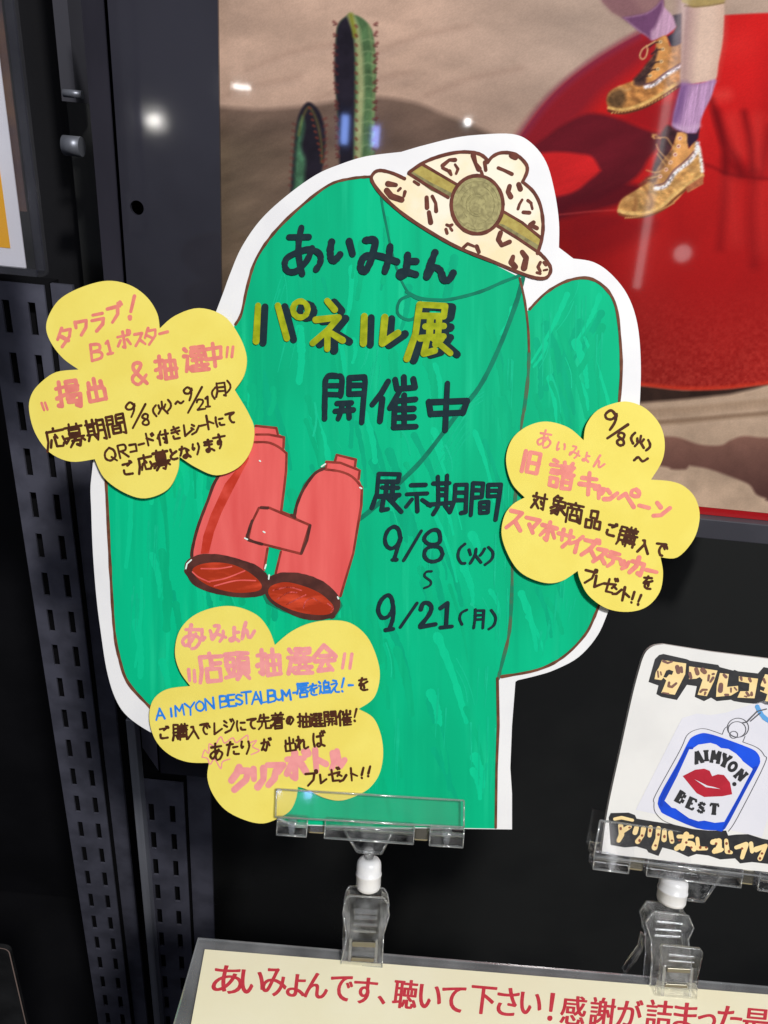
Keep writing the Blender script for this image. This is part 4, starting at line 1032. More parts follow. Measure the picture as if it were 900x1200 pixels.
a.row(); a.fill(smooth(P('428,790 450,765 510,752 590,770 660,800 710,840 728,870 715,895 660,903 570,890 490,860 440,825', zb2)))
a.build('lens', BP, .00076, M['lens'], bino)
a = Art()
trace(a, '~80,705 110,730 160,752|~590,870 600,840 630,825 665,845|~700,850 725,872 715,890|~120,690 200,690 260,680|~150,750 230,735 320,700|~450,790 520,775 580,790|~470,830 520,800 560,800|~510,855 560,830 600,810|~180,770 280,745 370,745', zb2, 6, rnd=rn)
a.build('lens_glint', BP, .00078, M['coral'], bino, into=bino)
a = Art(); trace(a, '50,690 55,668 75,650|430,738 432,720|848,318 856,322|672,222 690,210|412,690 418,672|320,550 332,556|405,520 412,524|388,195 392,198|746,820 750,828', zb2, 7, rnd=rn)
a.build('glints', BP, .00082, M['white_paint'], bino, into=bino)
# title lettering
a = Art(); rt = random.Random(3)
za = (320, 250, 3.75)
a.row(); trace(a, '70,104 158,103|~125,62 114,120 114,190 128,265|~172,152 150,205 105,252 68,255 52,230 62,195 115,168 165,158 205,178 208,215 188,248', za, 27, rnd=rt)
trace(a, '~258,125 252,160 256,198 272,205 295,180|335,122 350,178|~405,118 448,118 442,165 425,220 402,255 385,240 395,198 430,182 480,190 545,212|~515,145 508,200 492,255|~592,182 588,230 582,262 562,278 556,262 580,256 628,268|594,210 630,210|~712,172 690,230 676,278 705,238 735,250 750,290 775,290 792,262', za, 31, rnd=rt)
zc = (365, 425, 4.5)
a.row(); trace(a, '~70,295 72,180 80,78 140,70 162,85 155,175|85,120 150,120|85,166 150,168|200,80 280,75 285,100 275,200 266,315|200,80 198,165 270,162|200,118 270,118|135,214 212,211|125,255 222,248|165,215 155,260 142,295|195,212 200,290', zc, 29, rnd=rt)
trace(a, '405,98 370,160 322,220|375,190 362,308|442,88 452,138 545,130|488,75 490,130|538,85 548,130|465,150 415,238|442,200 435,340|442,202 550,192|440,245 540,242|440,290 540,286|435,340 552,336|490,170 490,335', zc, 30, rnd=rt)
trace(a, '620,205 630,272|620,208 822,200 800,265|630,270 800,262|718,108 706,356', zc, 30, rnd=rt)
zd = (425, 540, 5)
a.row(); trace(a, '98,75 218,78 208,122 105,120|95,75 85,190 55,275|115,155 210,158|142,140 134,205|178,140 176,200|95,208 215,200|125,215 112,288 150,282|150,215 228,298|195,215 172,242', zd, 26, rnd=rt)
trace(a, '285,142 370,140|260,195 380,190|318,192 322,295|290,225 256,268|350,228 400,262', zd, 24, rnd=rt)
trace(a, '415,132 510,130|442,92 445,245|496,85 490,240|450,165 490,165|450,200 490,200|385,256 522,244|442,268 415,312|485,262 512,300|545,140 540,230 512,300|545,140 612,138 605,300 578,305|548,185 605,185|548,230 600,230', zd, 24, rnd=rt)
trace(a, '648,130 635,318|648,130 708,132 700,212 648,215|648,170 700,172|738,140 812,138 800,220 780,345|738,140 735,208 800,205|735,174 800,174|690,242 690,305 735,302 738,240 690,242|690,272 735,272', zd, 24, rnd=rt)
ze = (425, 605, 5)
a.row(); trace(a, '~222,125 212,78 185,60 150,82 132,130 142,172 172,188 205,165 222,125|~226,125 208,180 188,245|175,254 200,254', ze, 22, rnd=rt)
trace(a, '345,85 242,258', ze, 18, rnd=rt)
trace(a, '~456,120 445,85 412,80 375,105 362,135 385,160 420,165 452,150 456,120|~470,220 455,185 415,175 375,190 362,225 380,255 415,265 455,250 470,220', ze, 22, rnd=rt)
trace(a, '~600,162 570,190 560,235 578,272 600,275|625,195 634,225|~716,190 705,210 690,228|~666,190 660,225 632,275|660,225 695,270|~738,180 764,210 758,250 720,282', ze, 16, rnd=rt)
a.row(); trace(a, '~405,322 375,325 364,350 400,380 395,405 362,420', ze, 13, rnd=rt)
a.row(); trace(a, '~180,530 170,478 145,462 108,495 92,550 112,592 145,590 172,560 180,530|~182,530 178,600 160,655|136,666 180,660', ze, 24, rnd=rt)
trace(a, '320,508 222,650', ze, 17, rnd=rt)
trace(a, '~342,545 355,512 385,508 405,535 388,580 340,640|340,648 428,632', ze, 25, rnd=rt)
trace(a, '458,538 498,508 490,640|458,652 524,645', ze, 24, rnd=rt)
trace(a, '~612,548 580,566 570,600 584,634|~662,545 660,600 652,655|662,552 712,552 706,655|660,580 705,578|660,605 705,603|~755,550 780,590 772,635 742,660', ze, 15, rnd=rt)
a.build('black_lettering', BP, .0009, M['ink'], board)
zb1 = (280, 340, 3.3333)
pane = '75,60 67,200|152,60 187,188|345,42 374,76|300,116 390,106 348,155 288,207|346,165 345,230|360,168 405,196|490,102 486,208|570,106 560,208 622,166|708,56 806,62 800,102 712,100|706,56 690,170 656,268|728,142 800,140|748,112 744,182|782,112 778,180|708,188 800,180|735,192 722,248 765,236|762,192 826,246|792,190 768,212'
a = Art(); sh = (280 + 27 / 3.333, 340 + 5 / 3.333, 3.3333)
trace(a, pane, sh, 30, rnd=rt); a.ring((280 + 266 / 3.333, 340 + 82 / 3.333), 8.2, 8.2, 8)
a.build('letter_shadow', BP, .00085, M['ink'], board)
a = Art(); trace(a, pane, zb1, 26, rnd=rt); a.ring((280 + 240 / 3.333, 340 + 75 / 3.333), 8.6, 9.5, 6.8)
a.build('gold_lettering', BP, .0010, M['lime'], board)

# ------------------------------------------------------------------ yellow flower cards, stuck on a little proud of the board
def flower(outline, tilt, lift, label, c):
    n = (-FW + RT * tilt[0] + UP * tilt[1]).normalized()
    pl = Plane(at(c[0], c[1], D0 - lift), RT, n)
    root = empty('flower_card', pl.mw(), label, 'note card', 'yellow flower-shaped cards on the cactus board')
    slab('yellow_card', [pl.uv(x, y) for x, y in outline], -.0007, 0, M['yellow'], root)
    # foam tape pads that hold the card off the board
    ob = bpy.data.objects[root.name]
    cx, cy = pl.uv(*c)
    return pl, root
nl = lobes([P('187,385 184,367 172,348 152,334 126,329 97,336 72,349 59,366 54,384 60,402 74,420 92,433'),
            P('92,433 66,436 48,448 37,462 34,480 41,507 58,530 83,541 111,538'),
            P('111,538 122,560 145,577 170,584 196,574 208,553 210,535'),
            P('210,535 230,548 254,557 279,548 294,528 298,503 291,484 283,470'),
            P('275,457 286,440 289,418 280,393 262,370 233,361 205,370 187,385')])
pl, fl = flower(nl, (.012, .0), .0036, 'yellow flower card at the left edge of the cactus board, above the red binoculars', (200, 450))
PEN = 1.1
r1 = random.Random(11); zL, zL2 = (30, 320, 3.214), (30, 440, 3.214)
a = Art()
marks(a, 'タ,148,240,78,-10 ワ,212,205,60,-10 ラ,275,185,70,-12 ブ,338,150,68,-15', zL, 3.9, rnd=r1); marks(a, '！,402,130,100,8', zL, 4.6, rnd=r1, keep=True)
marks(a, 'B,265,298,66,-8 1,312,280,54,-10 ポ,370,252,66,-12 ス,428,248,50,-10 タ,472,235,66,-12 ー,520,225,40,-15', zL, 3.2, rnd=r1)
marks(a, '〝,72,502,34,-5', zL, 3, rnd=r1); marks(a, '掲,160,455,108,-8 出,265,438,90,-10', zL, 4.6, rnd=r1, keep=True)
marks(a, '&,424,376,92,-4 抽,528,352,96,-8 中,708,308,92,-8', zL, 4.2, rnd=r1); marks(a, '選,640,325,104,-8', zL, 4.4, rnd=r1, keep=True); marks(a, '〟,768,298,46,-5', zL, 3, rnd=r1, keep=True)
a.build('coral_lettering', pl, .0001, M['pink_a'], fl)
a = Art()
marks(a, '応,112,240,92,-10 期,262,205,84,-10 間,340,186,84,-10', zL2, 3.0, rnd=r1); marks(a, '募,185,224,88,-10', zL2, 3.1, rnd=r1, keep=True)
marks(a, '9,395,128,62,-5 /,428,150,92,-5 8,452,166,48,-5 (,484,132,46,0 火,515,120,48,-5 ),545,112,46,0 〜,580,102,40,-5 9,612,68,56,-5 /,640,92,100,-4 2,660,108,44,-5 1,684,99,42,-5 (,706,66,48,0 月,735,52,56,-5 ),768,42,50,0', zL2, 2.5, rnd=r1)
marks(a, 'Q,318,296,58,-10 R,365,284,54,-10 コ,405,272,36,-10 ー,436,258,26,-14 ド,468,240,48,-10 付,518,232,54,-12 き,566,216,50,-12 レ,610,205,46,-10 シ,640,200,42,-10 ー,668,188,26,-14 ト,692,175,54,-10 に,732,172,42,-10 て,772,158,46,-10', zL2, 2.6, rnd=r1)
marks(a, 'ご,382,350,52,-10 応,450,332,70,-12 と,556,296,42,-10 な,600,288,50,-10 り,642,276,46,-10 ま,690,264,48,-10 す,732,248,56,-12', zL2, 2.8, rnd=r1); marks(a, '募,510,318,76,-12', zL2, 3.1, rnd=r1, keep=True)
a.build('brown_lettering', pl, .0001, M['brown_ink'], fl)

nr = lobes([P('684,516 687,498 700,481 722,472 738,471 757,479 773,497 779,518 776,540 763,562'),
            P('763,562 786,564 802,570 815,584 820,606 813,632 794,653 774,653'),
            P('774,653 777,672 773,694 758,711 736,717 711,713 690,698 680,680 677,669'),
            P('677,669 658,681 638,683 613,673 598,655 588,628 591,605 601,591 615,583'),
            P('615,583 601,568 594,548 594,530 602,512 619,499 641,494 666,501 684,516')])
pl, fl = flower(nr, (-.03, .02), .0042, 'yellow flower card on the right arm of the cactus board', (705, 590))
r1 = random.Random(12); zR, zR2 = (580, 465, 3.6), (580, 580, 3.6)
a = Art()
marks(a, 'あ,212,178,78,14 い,280,208,48,14 み,340,230,56,14 ょ,385,255,50,14 ん,442,272,58,14', zR, 2.3, rnd=r1)
marks(a, '旧,152,275,98,10', zR, 4.7, rnd=r1); marks(a, '譜,282,328,122,10', zR, 4.4, rnd=r1, keep=True)
marks(a, 'キ,395,365,98,12 ャ,440,398,60,14 ン,490,415,62,14 ペ,560,428,92,14 ー,630,464,54,14 ン,705,478,80,14', zR, 5.0, rnd=r1)
marks(a, 'ス,88,105,84,12 マ,155,128,80,12 ホ,228,150,84,14 サ,300,182,84,14 イ,345,205,74,14 ズ,402,222,78,14 ス,448,255,66,14 テ,500,272,70,16 ッ,546,290,52,16 カ,604,300,76,16 ー,660,322,58,12', zR2, 4.6, rnd=r1)
a.build('coral_lettering', pl, .0001, M['pink_a'], fl)
a = Art()
marks(a, '9,488,95,88,10 /,520,145,96,25 8,532,178,60,10 (,578,172,50,8 火,612,188,52,10 ),652,205,50,8 〜,615,265,72,8', zR, 3.0, rnd=r1)
marks(a, '対,188,28,74,10 象,270,46,82,12 商,335,76,90,12 品,416,104,78,12 ご,490,146,54,14 購,560,176,88,14 入,628,216,58,14 で,702,228,62,12', zR2, 3.0, rnd=r1)
marks(a, 'を,645,370,56,8 プ,402,342,66,14 レ,438,368,52,12 ゼ,485,382,66,14 ン,516,405,44,14 ト,550,418,60,14 ！,582,432,52,14 ！,610,444,50,16', zR2, 3.0, rnd=r1)
a.build('brown_lettering', pl, .0001, M['brown_ink'], fl)

nb = lobes([P('322,756 340,741 361,731 385,727 410,730 430,746 442,772 445,795 438,818 420,831'),
            P('420,831 437,841 446,860 449,882 446,903 438,918 425,929 401,938 380,935 359,925 349,922'),
            P('349,922 347,936 340,950 326,959 308,965 287,961 264,949 249,930 243,911 245,894'),
            P('245,894 220,893 198,884 182,867 175,843 179,821 195,808 223,804'),
            P('223,804 211,787 205,765 210,740 226,722 251,712 276,711 301,721 315,738 322,756')])
pl, fl = flower(nb, (.0, -.012), .0032, 'yellow flower card with a line of blue writing, below the red binoculars', (310, 840))
r1 = random.Random(13); zB, zB4, zB5 = (170, 705, 3.214), (170, 780, 3.214), (220, 850, 3.75)
a = Art()
marks(a, 'あ,178,132,96,6 い,232,122,56,4 み,278,118,70,0 ょ,335,125,66,0 ん,385,108,66,-6', zB, 4.0, rnd=r1)
marks(a, '〝,178,278,52,6', zB, 4, rnd=r1); marks(a, '店,250,248,112,-4 頭,345,242,108,-4 抽,466,228,106,-4 会,676,215,104,-4', zB, 5.0, rnd=r1, keep=True); marks(a, '選,582,226,108,-4', zB, 4.6, rnd=r1, keep=True); marks(a, '〟,760,224,66,0', zB, 3.8, rnd=r1, keep=True)
marks(a, 'ク,234,232,112,0 リ,314,228,88,0 ア,386,212,100,-2 ボ,480,172,120,-4 ト,576,155,100,0 ル,655,150,78,-8', zB5, 7.2, rnd=r1)
a.row(); trace(a, '~215,345 225,318 240,330 242,295 262,302 285,268 300,292 330,272 345,290 385,262 390,290 420,282 405,305 430,320 400,335|~215,345 235,350 245,372 262,352 285,388 292,362 320,352', zB4, 5, rnd=r1)
a.build('pink_lettering', pl, .0001, M['pink_b'], fl)
a = Art()
marks(a, 'A,56,182,46,-8 I,98,176,36,-8 M,130,168,46,-8 Y,170,162,52,-8 O,207,152,44,-8 N,243,144,50,-8 B,296,136,50,-6 E,326,130,48,-6 S,354,128,44,-6 T,382,120,50,-6 A,418,122,50,-6 L,448,118,48,-6 B,476,115,50,-6 U,504,112,40,-6 M,532,110,44,-6 -,566,102,22,-6 え,714,78,50,-6 ！,746,74,58,10 -,776,74,24,0', zB4, 2.4, rnd=r1)
a.k -= 1; marks(a, '唇,594,93,58,-6 ち,635,90,44,-6 追,676,82,52,-6'.replace('ち', 'を'), zB4, 2.5, rnd=r1)
a.build('blue_lettering', pl, .0002, M['blue_pen'], fl)
a = Art()
marks(a, 'を,822,70,50,-6', zB4, 2.6, rnd=r1)
marks(a, 'ご,70,254,46,-6 購,132,250,64,-4 入,182,252,50,-4 で,224,238,48,-4 レ,274,236,46,-4 ジ,318,228,54,-6 に,362,226,44,-4 て,402,218,46,-4 先,448,212,60,-4 着,500,208,60,-4 の,546,206,34,-4 抽,598,206,56,-4 選,646,206,56,-4 開,698,198,56,-4 催,752,196,60,-4 ！,794,188,54,10', zB4, 2.5, rnd=r1)
marks(a, 'あ,270,325,66,-4 た,330,312,54,-6 り,378,308,52,0 が,456,298,46,-4 出,546,296,54,-8 れ,592,290,52,-8 ば,654,278,58,-8', zB4, 2.6, rnd=r1)
marks(a, 'プ,545,232,66,-4 レ,594,236,42,-4 ゼ,645,218,62,-6 ン,682,228,40,-6 ト,726,216,58,-6 ！,768,210,54,8 ！,798,204,54,8', zB5, 2.6, rnd=r1)
a.build('brown_lettering', pl, .0003, M['brown_ink'], fl)

# ------------------------------------------------------------------ white product card in the right-hand clip
CP = Plane(at(810, 900, D0 - .004), RT * math.cos(math.radians(8)) - UP * math.sin(math.radians(8)), (-FW + RT * -.05).normalized())
card = empty('product_card', CP.mw(), 'white rounded card with leopard lettering and a blue key tag picture, right edge', 'sign card')
outl = smooth(P('705,1000 712,950 727,880 742,812 752,775', ), False) + smooth(P('752,775 757,764 766,757 778,755', ), False)[1:] + P('835,764 900,772 985,784 965,1010 900,1022')
slab('white_card', [CP.uv(x, y) for x, y in outl], -.003, 0, M['card'], card)
za3 = (750, 760, 6.0)
a = Art()
a.fill(P('60,235 105,75 135,45 165,38 330,75 350,85 550,115 560,130 655,155 665,150 690,160 830,175 870,130 960,150 1010,160 1000,400 880,395 850,380 820,390 720,380 660,370 640,360 540,370 500,345 450,370 385,340 400,265 330,255 260,362 150,340 115,320 130,260', za3))
a.build('black_lettering_edge', CP, .0001, M['black_print'], card)
a = Art()
a.fill(P('155,80 325,105 318,180 245,325 150,312 185,225 165,205 150,222 102,215 112,165 135,130', za3)); 
a.fill(P('345,125 545,155 520,230 470,335 405,325 440,220 420,200 395,212 345,215', za3))
a.fill(P('562,172 625,180 612,270 690,262 690,300 640,330 535,340 540,260', za3))
a.fill(P('695,195 830,212 805,350 685,345 705,300 765,300 770,245 695,230', za3))
a.fill(P('880,180 1000,200 990,380 880,370 895,320 845,300 850,250', za3))
lf = a.build('leopard_lettering', CP, .0002, M['tan_print'], card)
a = Art(); a.fill(P('165,200 185,155 205,148 235,160 225,185 205,182 185,205', za3)); a.fill(P('690,250 755,250 755,280 735,290 690,268', za3)); a.fill(P('840,260 880,275 870,300 845,290', za3))
a.build('counters', CP, .0003, M['black_print'], card, into=lf)
a = Art()
for s, wd in (('165,88 195,102 225,92', 16), ('262,130 270,165', 26), ('290,135 295,165', 20), ('125,160 130,200|145,165 150,185', 14), ('205,240 200,265 225,270 255,245', 18), ('160,310 200,318', 12), ('350,175 358,205', 22), ('395,145 405,175', 28), ('440,150 455,165', 28),
              ('485,190 480,225|510,180 520,178|515,205 495,235', 16), ('425,305 440,290 470,290', 18), ('460,310 455,325', 14), ('570,255 565,295', 30), ('590,185 605,200', 22), ('640,280 640,305|665,275 680,292', 14), ('600,325 620,325', 14), ('710,205 715,222', 18), ('770,212 778,230', 20), ('750,310 765,330|785,310 785,325', 18), ('735,335 750,338', 12), ('870,215 880,240', 16)):
    trace(a, s, za3, wd, rnd=rn, jit=.25)
a.build('spots', CP, .0003, M['spot_print'], lf, into=lf)
# lower lettering, half behind the clip
zl = (690, 950, 4.286)
a = Art()
a.fill(P('100,35 110,12 200,10 232,22 240,40 330,55 420,68 520,92 600,100 690,100 700,125 740,120 800,118 870,140 920,150 920,270 820,258 760,265 735,240 660,245 600,225 540,218 500,232 430,200 370,185 350,228 300,210 290,195 240,180 180,185 110,172 105,110', zl))
le = a.build('lower_lettering_edge', CP, .0001, M['black_print'], card)
a = Art()
trace(a, '130,42 165,35 220,48', zl, 16, rnd=rn); trace(a, '160,75 165,120 150,150|165,105 205,80|240,85 232,110|275,90 268,125 245,155|310,85 305,125|350,90 345,140 330,185|380,100 378,145|410,110 418,155|450,130 520,130|490,120 470,190|~440,190 480,165 520,170 530,195|545,140 550,190 590,190|~620,160 650,150 655,180 630,205 670,195|690,150 695,205 715,210|740,185 790,170 770,235|815,165 820,205|840,195 890,175 860,240', zl, 24, rnd=rn, jit=.3)
lw = a.build('leopard_lettering', CP, .0002, M['tan_print'], card)
a = Art()
for x, y in ((160, 90), (205, 85), (268, 125), (255, 150), (350, 120), (335, 175), (455, 150), (490, 160), (515, 185), (560, 185), (590, 185), (640, 165), (692, 165), (705, 205), (770, 190), (870, 215), (860, 240), (380, 130), (418, 150), (308, 100)):
    a.disc((690 + x / 4.286, 950 + y / 4.286), 1.6, 8, rn.uniform(.6, 1.4))
a.build('spots', CP, .0003, mat('rust_marker', rgb(140, 74, 50), .6, .3), lw, into=lw)
# printed key tag picture
zt2 = (740, 830, 5.625)
a = Art(); a.fill(P('28,670 300,130 335,65 430,35 520,45 620,30 900,-60 905,700 860,850 640,800', zt2)); pi = a.build('paper_insert', CP, .0001, M['insert'], card)
a = Art(); a.fill(smooth(P('180,590 300,370 370,230 400,190 460,165 510,168 600,195 780,262 830,295 848,340 830,400 690,650 610,800 560,805 430,790 230,705 190,670', zt2), True, 3)); a.build('tag_frame', CP, .0002, M['blue_print'], pi)
a = Art(); a.fill(P('408,262 440,240 520,228 560,240 590,262 640,268 690,300 720,330 735,350 800,400 700,590 612,748 550,755 480,740 440,745 380,725 330,690 290,660 265,655 218,610 300,450 385,262', zt2)); a.build('tag_label', CP, .0003, M['insert'], pi)
a = Art(); a.stroke(P('400,262 372,262 205,595 200,640', zt2), 3.0, 3.0, False, rn); a.stroke(P('805,400 822,390 640,740 610,790', zt2), 3.0, 3.0, False, rn); a.build('tag_frame_edge', CP, .00035, M['blue_dark'], pi)
a = Art(); a.fill(P('338,447 420,405 480,398 515,412 532,448 570,435 610,440 650,490 664,567 600,580 480,585 430,560', zt2)); a.build('red_lips', CP, .0004, M['lips'], pi)
a = Art(); a.fill(P('415,468 500,510 540,518 585,532 490,520', zt2)); a.build('lip_gap', CP, .0005, M['insert'], pi)
a = Art()
trace(a, '~150,620 160,570 320,280 370,175 440,138 500,138 600,172|~735,222 830,260 875,310 878,370 700,720 640,812|~150,620 155,680 210,740 300,775|~600,172 615,135 640,115|~735,222 750,185', zt2, 3.4, rnd=rn, jit=0)
for c, r in (((703, 128), 70), ((697, 140), 58), ((675, 175), 26)): a.ring((740 + c[0] / 5.625, 830 + c[1] / 5.625), r / 5.625, r / 5.625 * .9, .8)
trace(a, '770,80 830,20 890,5|785,85 850,30|~735,95 760,90 790,60', zt2, 8, rnd=rn)
a.build('tag_outline', CP, .0004, M['grey_line'], pi)
a = Art(); trace(a, '~830,-10 850,30 880,65 920,90', zt2, 30, rnd=rn); a.build('blue_strap', CP, .0003, M['cyan_line'], pi)
def slab_letters(art, items, z, sc):
    """bold serif capitals from bars; items: char,x,y,size,rot"""
    D = {'A': [((50, 0), (18, 100), 26), ((50, 0), (82, 100), 28), ((30, 68), (70, 68), 16), ((0, 96), (38, 96), 14), ((62, 96), (100, 96), 14)], 'I': [((50, 2), (50, 98), 30), ((20, 6), (80, 6), 14), ((20, 95), (80, 95), 14)],
         'M': [((18, 5), (18, 95), 20), ((82, 5), (82, 95), 24), ((18, 5), (50, 75), 22), ((82, 5), (50, 75), 22), ((0, 96), (36, 96), 14), ((62, 96), (100, 96), 14)], 'Y': [((15, 5), (50, 55), 26), ((85, 5), (50, 55), 22), ((50, 50), (50, 95), 28), ((0, 6), (40, 6), 14), ((62, 6), (100, 6), 14), ((25, 96), (75, 96), 14)],
         'N': [((20, 5), (20, 95), 20), ((80, 5), (80, 95), 20), ((18, 8), (82, 92), 26), ((0, 96), (40, 96), 14), ((60, 6), (100, 6), 14)], 'B': [((25, 5), (25, 95), 30), ((25, 6), (70, 10), 16), ((25, 48), (70, 48), 16), ((25, 95), (74, 92), 16), ((72, 14), (72, 42), 24), ((78, 56), (78, 86), 24), ((2, 6), (30, 6), 14), ((2, 96), (30, 96), 14)],
         'E': [((25, 5), (25, 95), 30), ((2, 6), (88, 6), 15), ((25, 50), (65, 50), 16), ((2, 95), (90, 95), 15), ((86, 6), (86, 26), 14), ((88, 74), (88, 95), 14)], 'S': [((82, 22), (55, 7), 22), ((55, 7), (20, 18), 24), ((20, 18), (24, 42), 24), ((24, 42), (78, 60), 26), ((78, 60), (78, 84), 24), ((78, 84), (45, 95), 22), ((45, 95), (14, 76), 20)],
         'T': [((50, 5), (50, 95), 30), ((5, 8), (95, 8), 18), ((7, 8), (7, 30), 12), ((93, 8), (93, 30), 12), ((24, 95), (76, 95), 14)], 'O': None}
    for it in items.split():
        c, x, y, s, r = it.split(','); x, y, s, r = float(x), float(y), float(s), math.radians(float(r))
        def tr(u, v):
            u, v = (u - 50) / 100 * s * .82, (v - 50) / 100 * s
            return (z[0] + (x + u * math.cos(r) - v * math.sin(r)) / z[2], z[1] + (y + u * math.sin(r) + v * math.cos(r)) / z[2])
        if c == 'O':
            art.stroke([tr(50 + 34 * math.cos(t), 50 + 38 * math.sin(t)) for t in [i * math.pi / 8 for i in range(17)]], s * .27 / z[2], None, False, rn, 0)
            continue
        for p, q, wd in D[c]:
            (x0, y0), (x1, y1) = tr(*p), tr(*q); L = math.hypot(x1 - x0, y1 - y0); k = wd / 100 * s / z[2] * .62
            nx, ny = -(y1 - y0) / L * k, (x1 - x0) / L * k
            art.fill([(x0 + nx, y0 + ny), (x1 + nx, y1 + ny), (x1 - nx, y1 - ny), (x0 - nx, y0 - ny)])
a = Art(); slab_letters(a, 'A,440,323,80,-14 I,494,312,70,-4 M,556,318,84,10 Y,620,345,84,24 O,668,385,76,36 N,722,440,80,46 B,328,588,80,30 E,396,628,76,24 S,462,655,72,14 T,546,664,74,5', zt2, 1); a.disc((740 + 679 / 5.625, 830 + 500 / 5.625), 14 / 5.625, 14)
a.build('black_tag_lettering', CP, .0005, M['black_print'], pi)

# ------------------------------------------------------------------ clear plastic sign clips
def tri_rod(bm, p, q, r0, r1, seg=16):
    p, q = Vector(p), Vector(q); d = (q - p); L = d.length
    r = bmesh.ops.create_cone(bm, cap_ends=True, segments=seg, radius1=r0, radius2=r1, depth=L)
    bmesh.ops.transform(bm, verts=r['verts'], matrix=Matrix.Translation((p + q) / 2) @ d.to_track_quat('Z', 'Y').to_matrix().to_4x4())
    return r['verts']
def mesh_obj(name, bm, m, parent, smooth_=False):
    bmesh.ops.recalc_face_normals(bm, faces=bm.faces[:])
    me = bpy.data.meshes.new(name); bm.to_mesh(me); bm.free()
    if smooth_:
        for p in me.polygons: p.use_smooth = len(p.vertices) <= 4
    return link(name, me, m, parent)
def lathe(name, prof, p, axis, m, parent, seg=32):
    bm = bmesh.new(); rings = []
    for r, h in prof: rings.append([bm.verts.new((r * math.cos(2 * math.pi * i / seg), r * math.sin(2 * math.pi * i / seg), h)) for i in range(seg)])
    for a_, b_ in zip(rings[:-1], rings[1:]):
        for i in range(seg): bm.faces.new([a_[i], a_[(i + 1) % seg], b_[(i + 1) % seg], b_[i]])
    bm.faces.new(rings[0][::-1]); bm.faces.new(rings[-1])
    bmesh.ops.transform(bm, verts=bm.verts, matrix=Matrix.Translation(p) @ Vector(axis).to_track_quat('Z', 'Y').to_matrix().to_4x4())
    return mesh_obj(name, bm, m, parent, True)

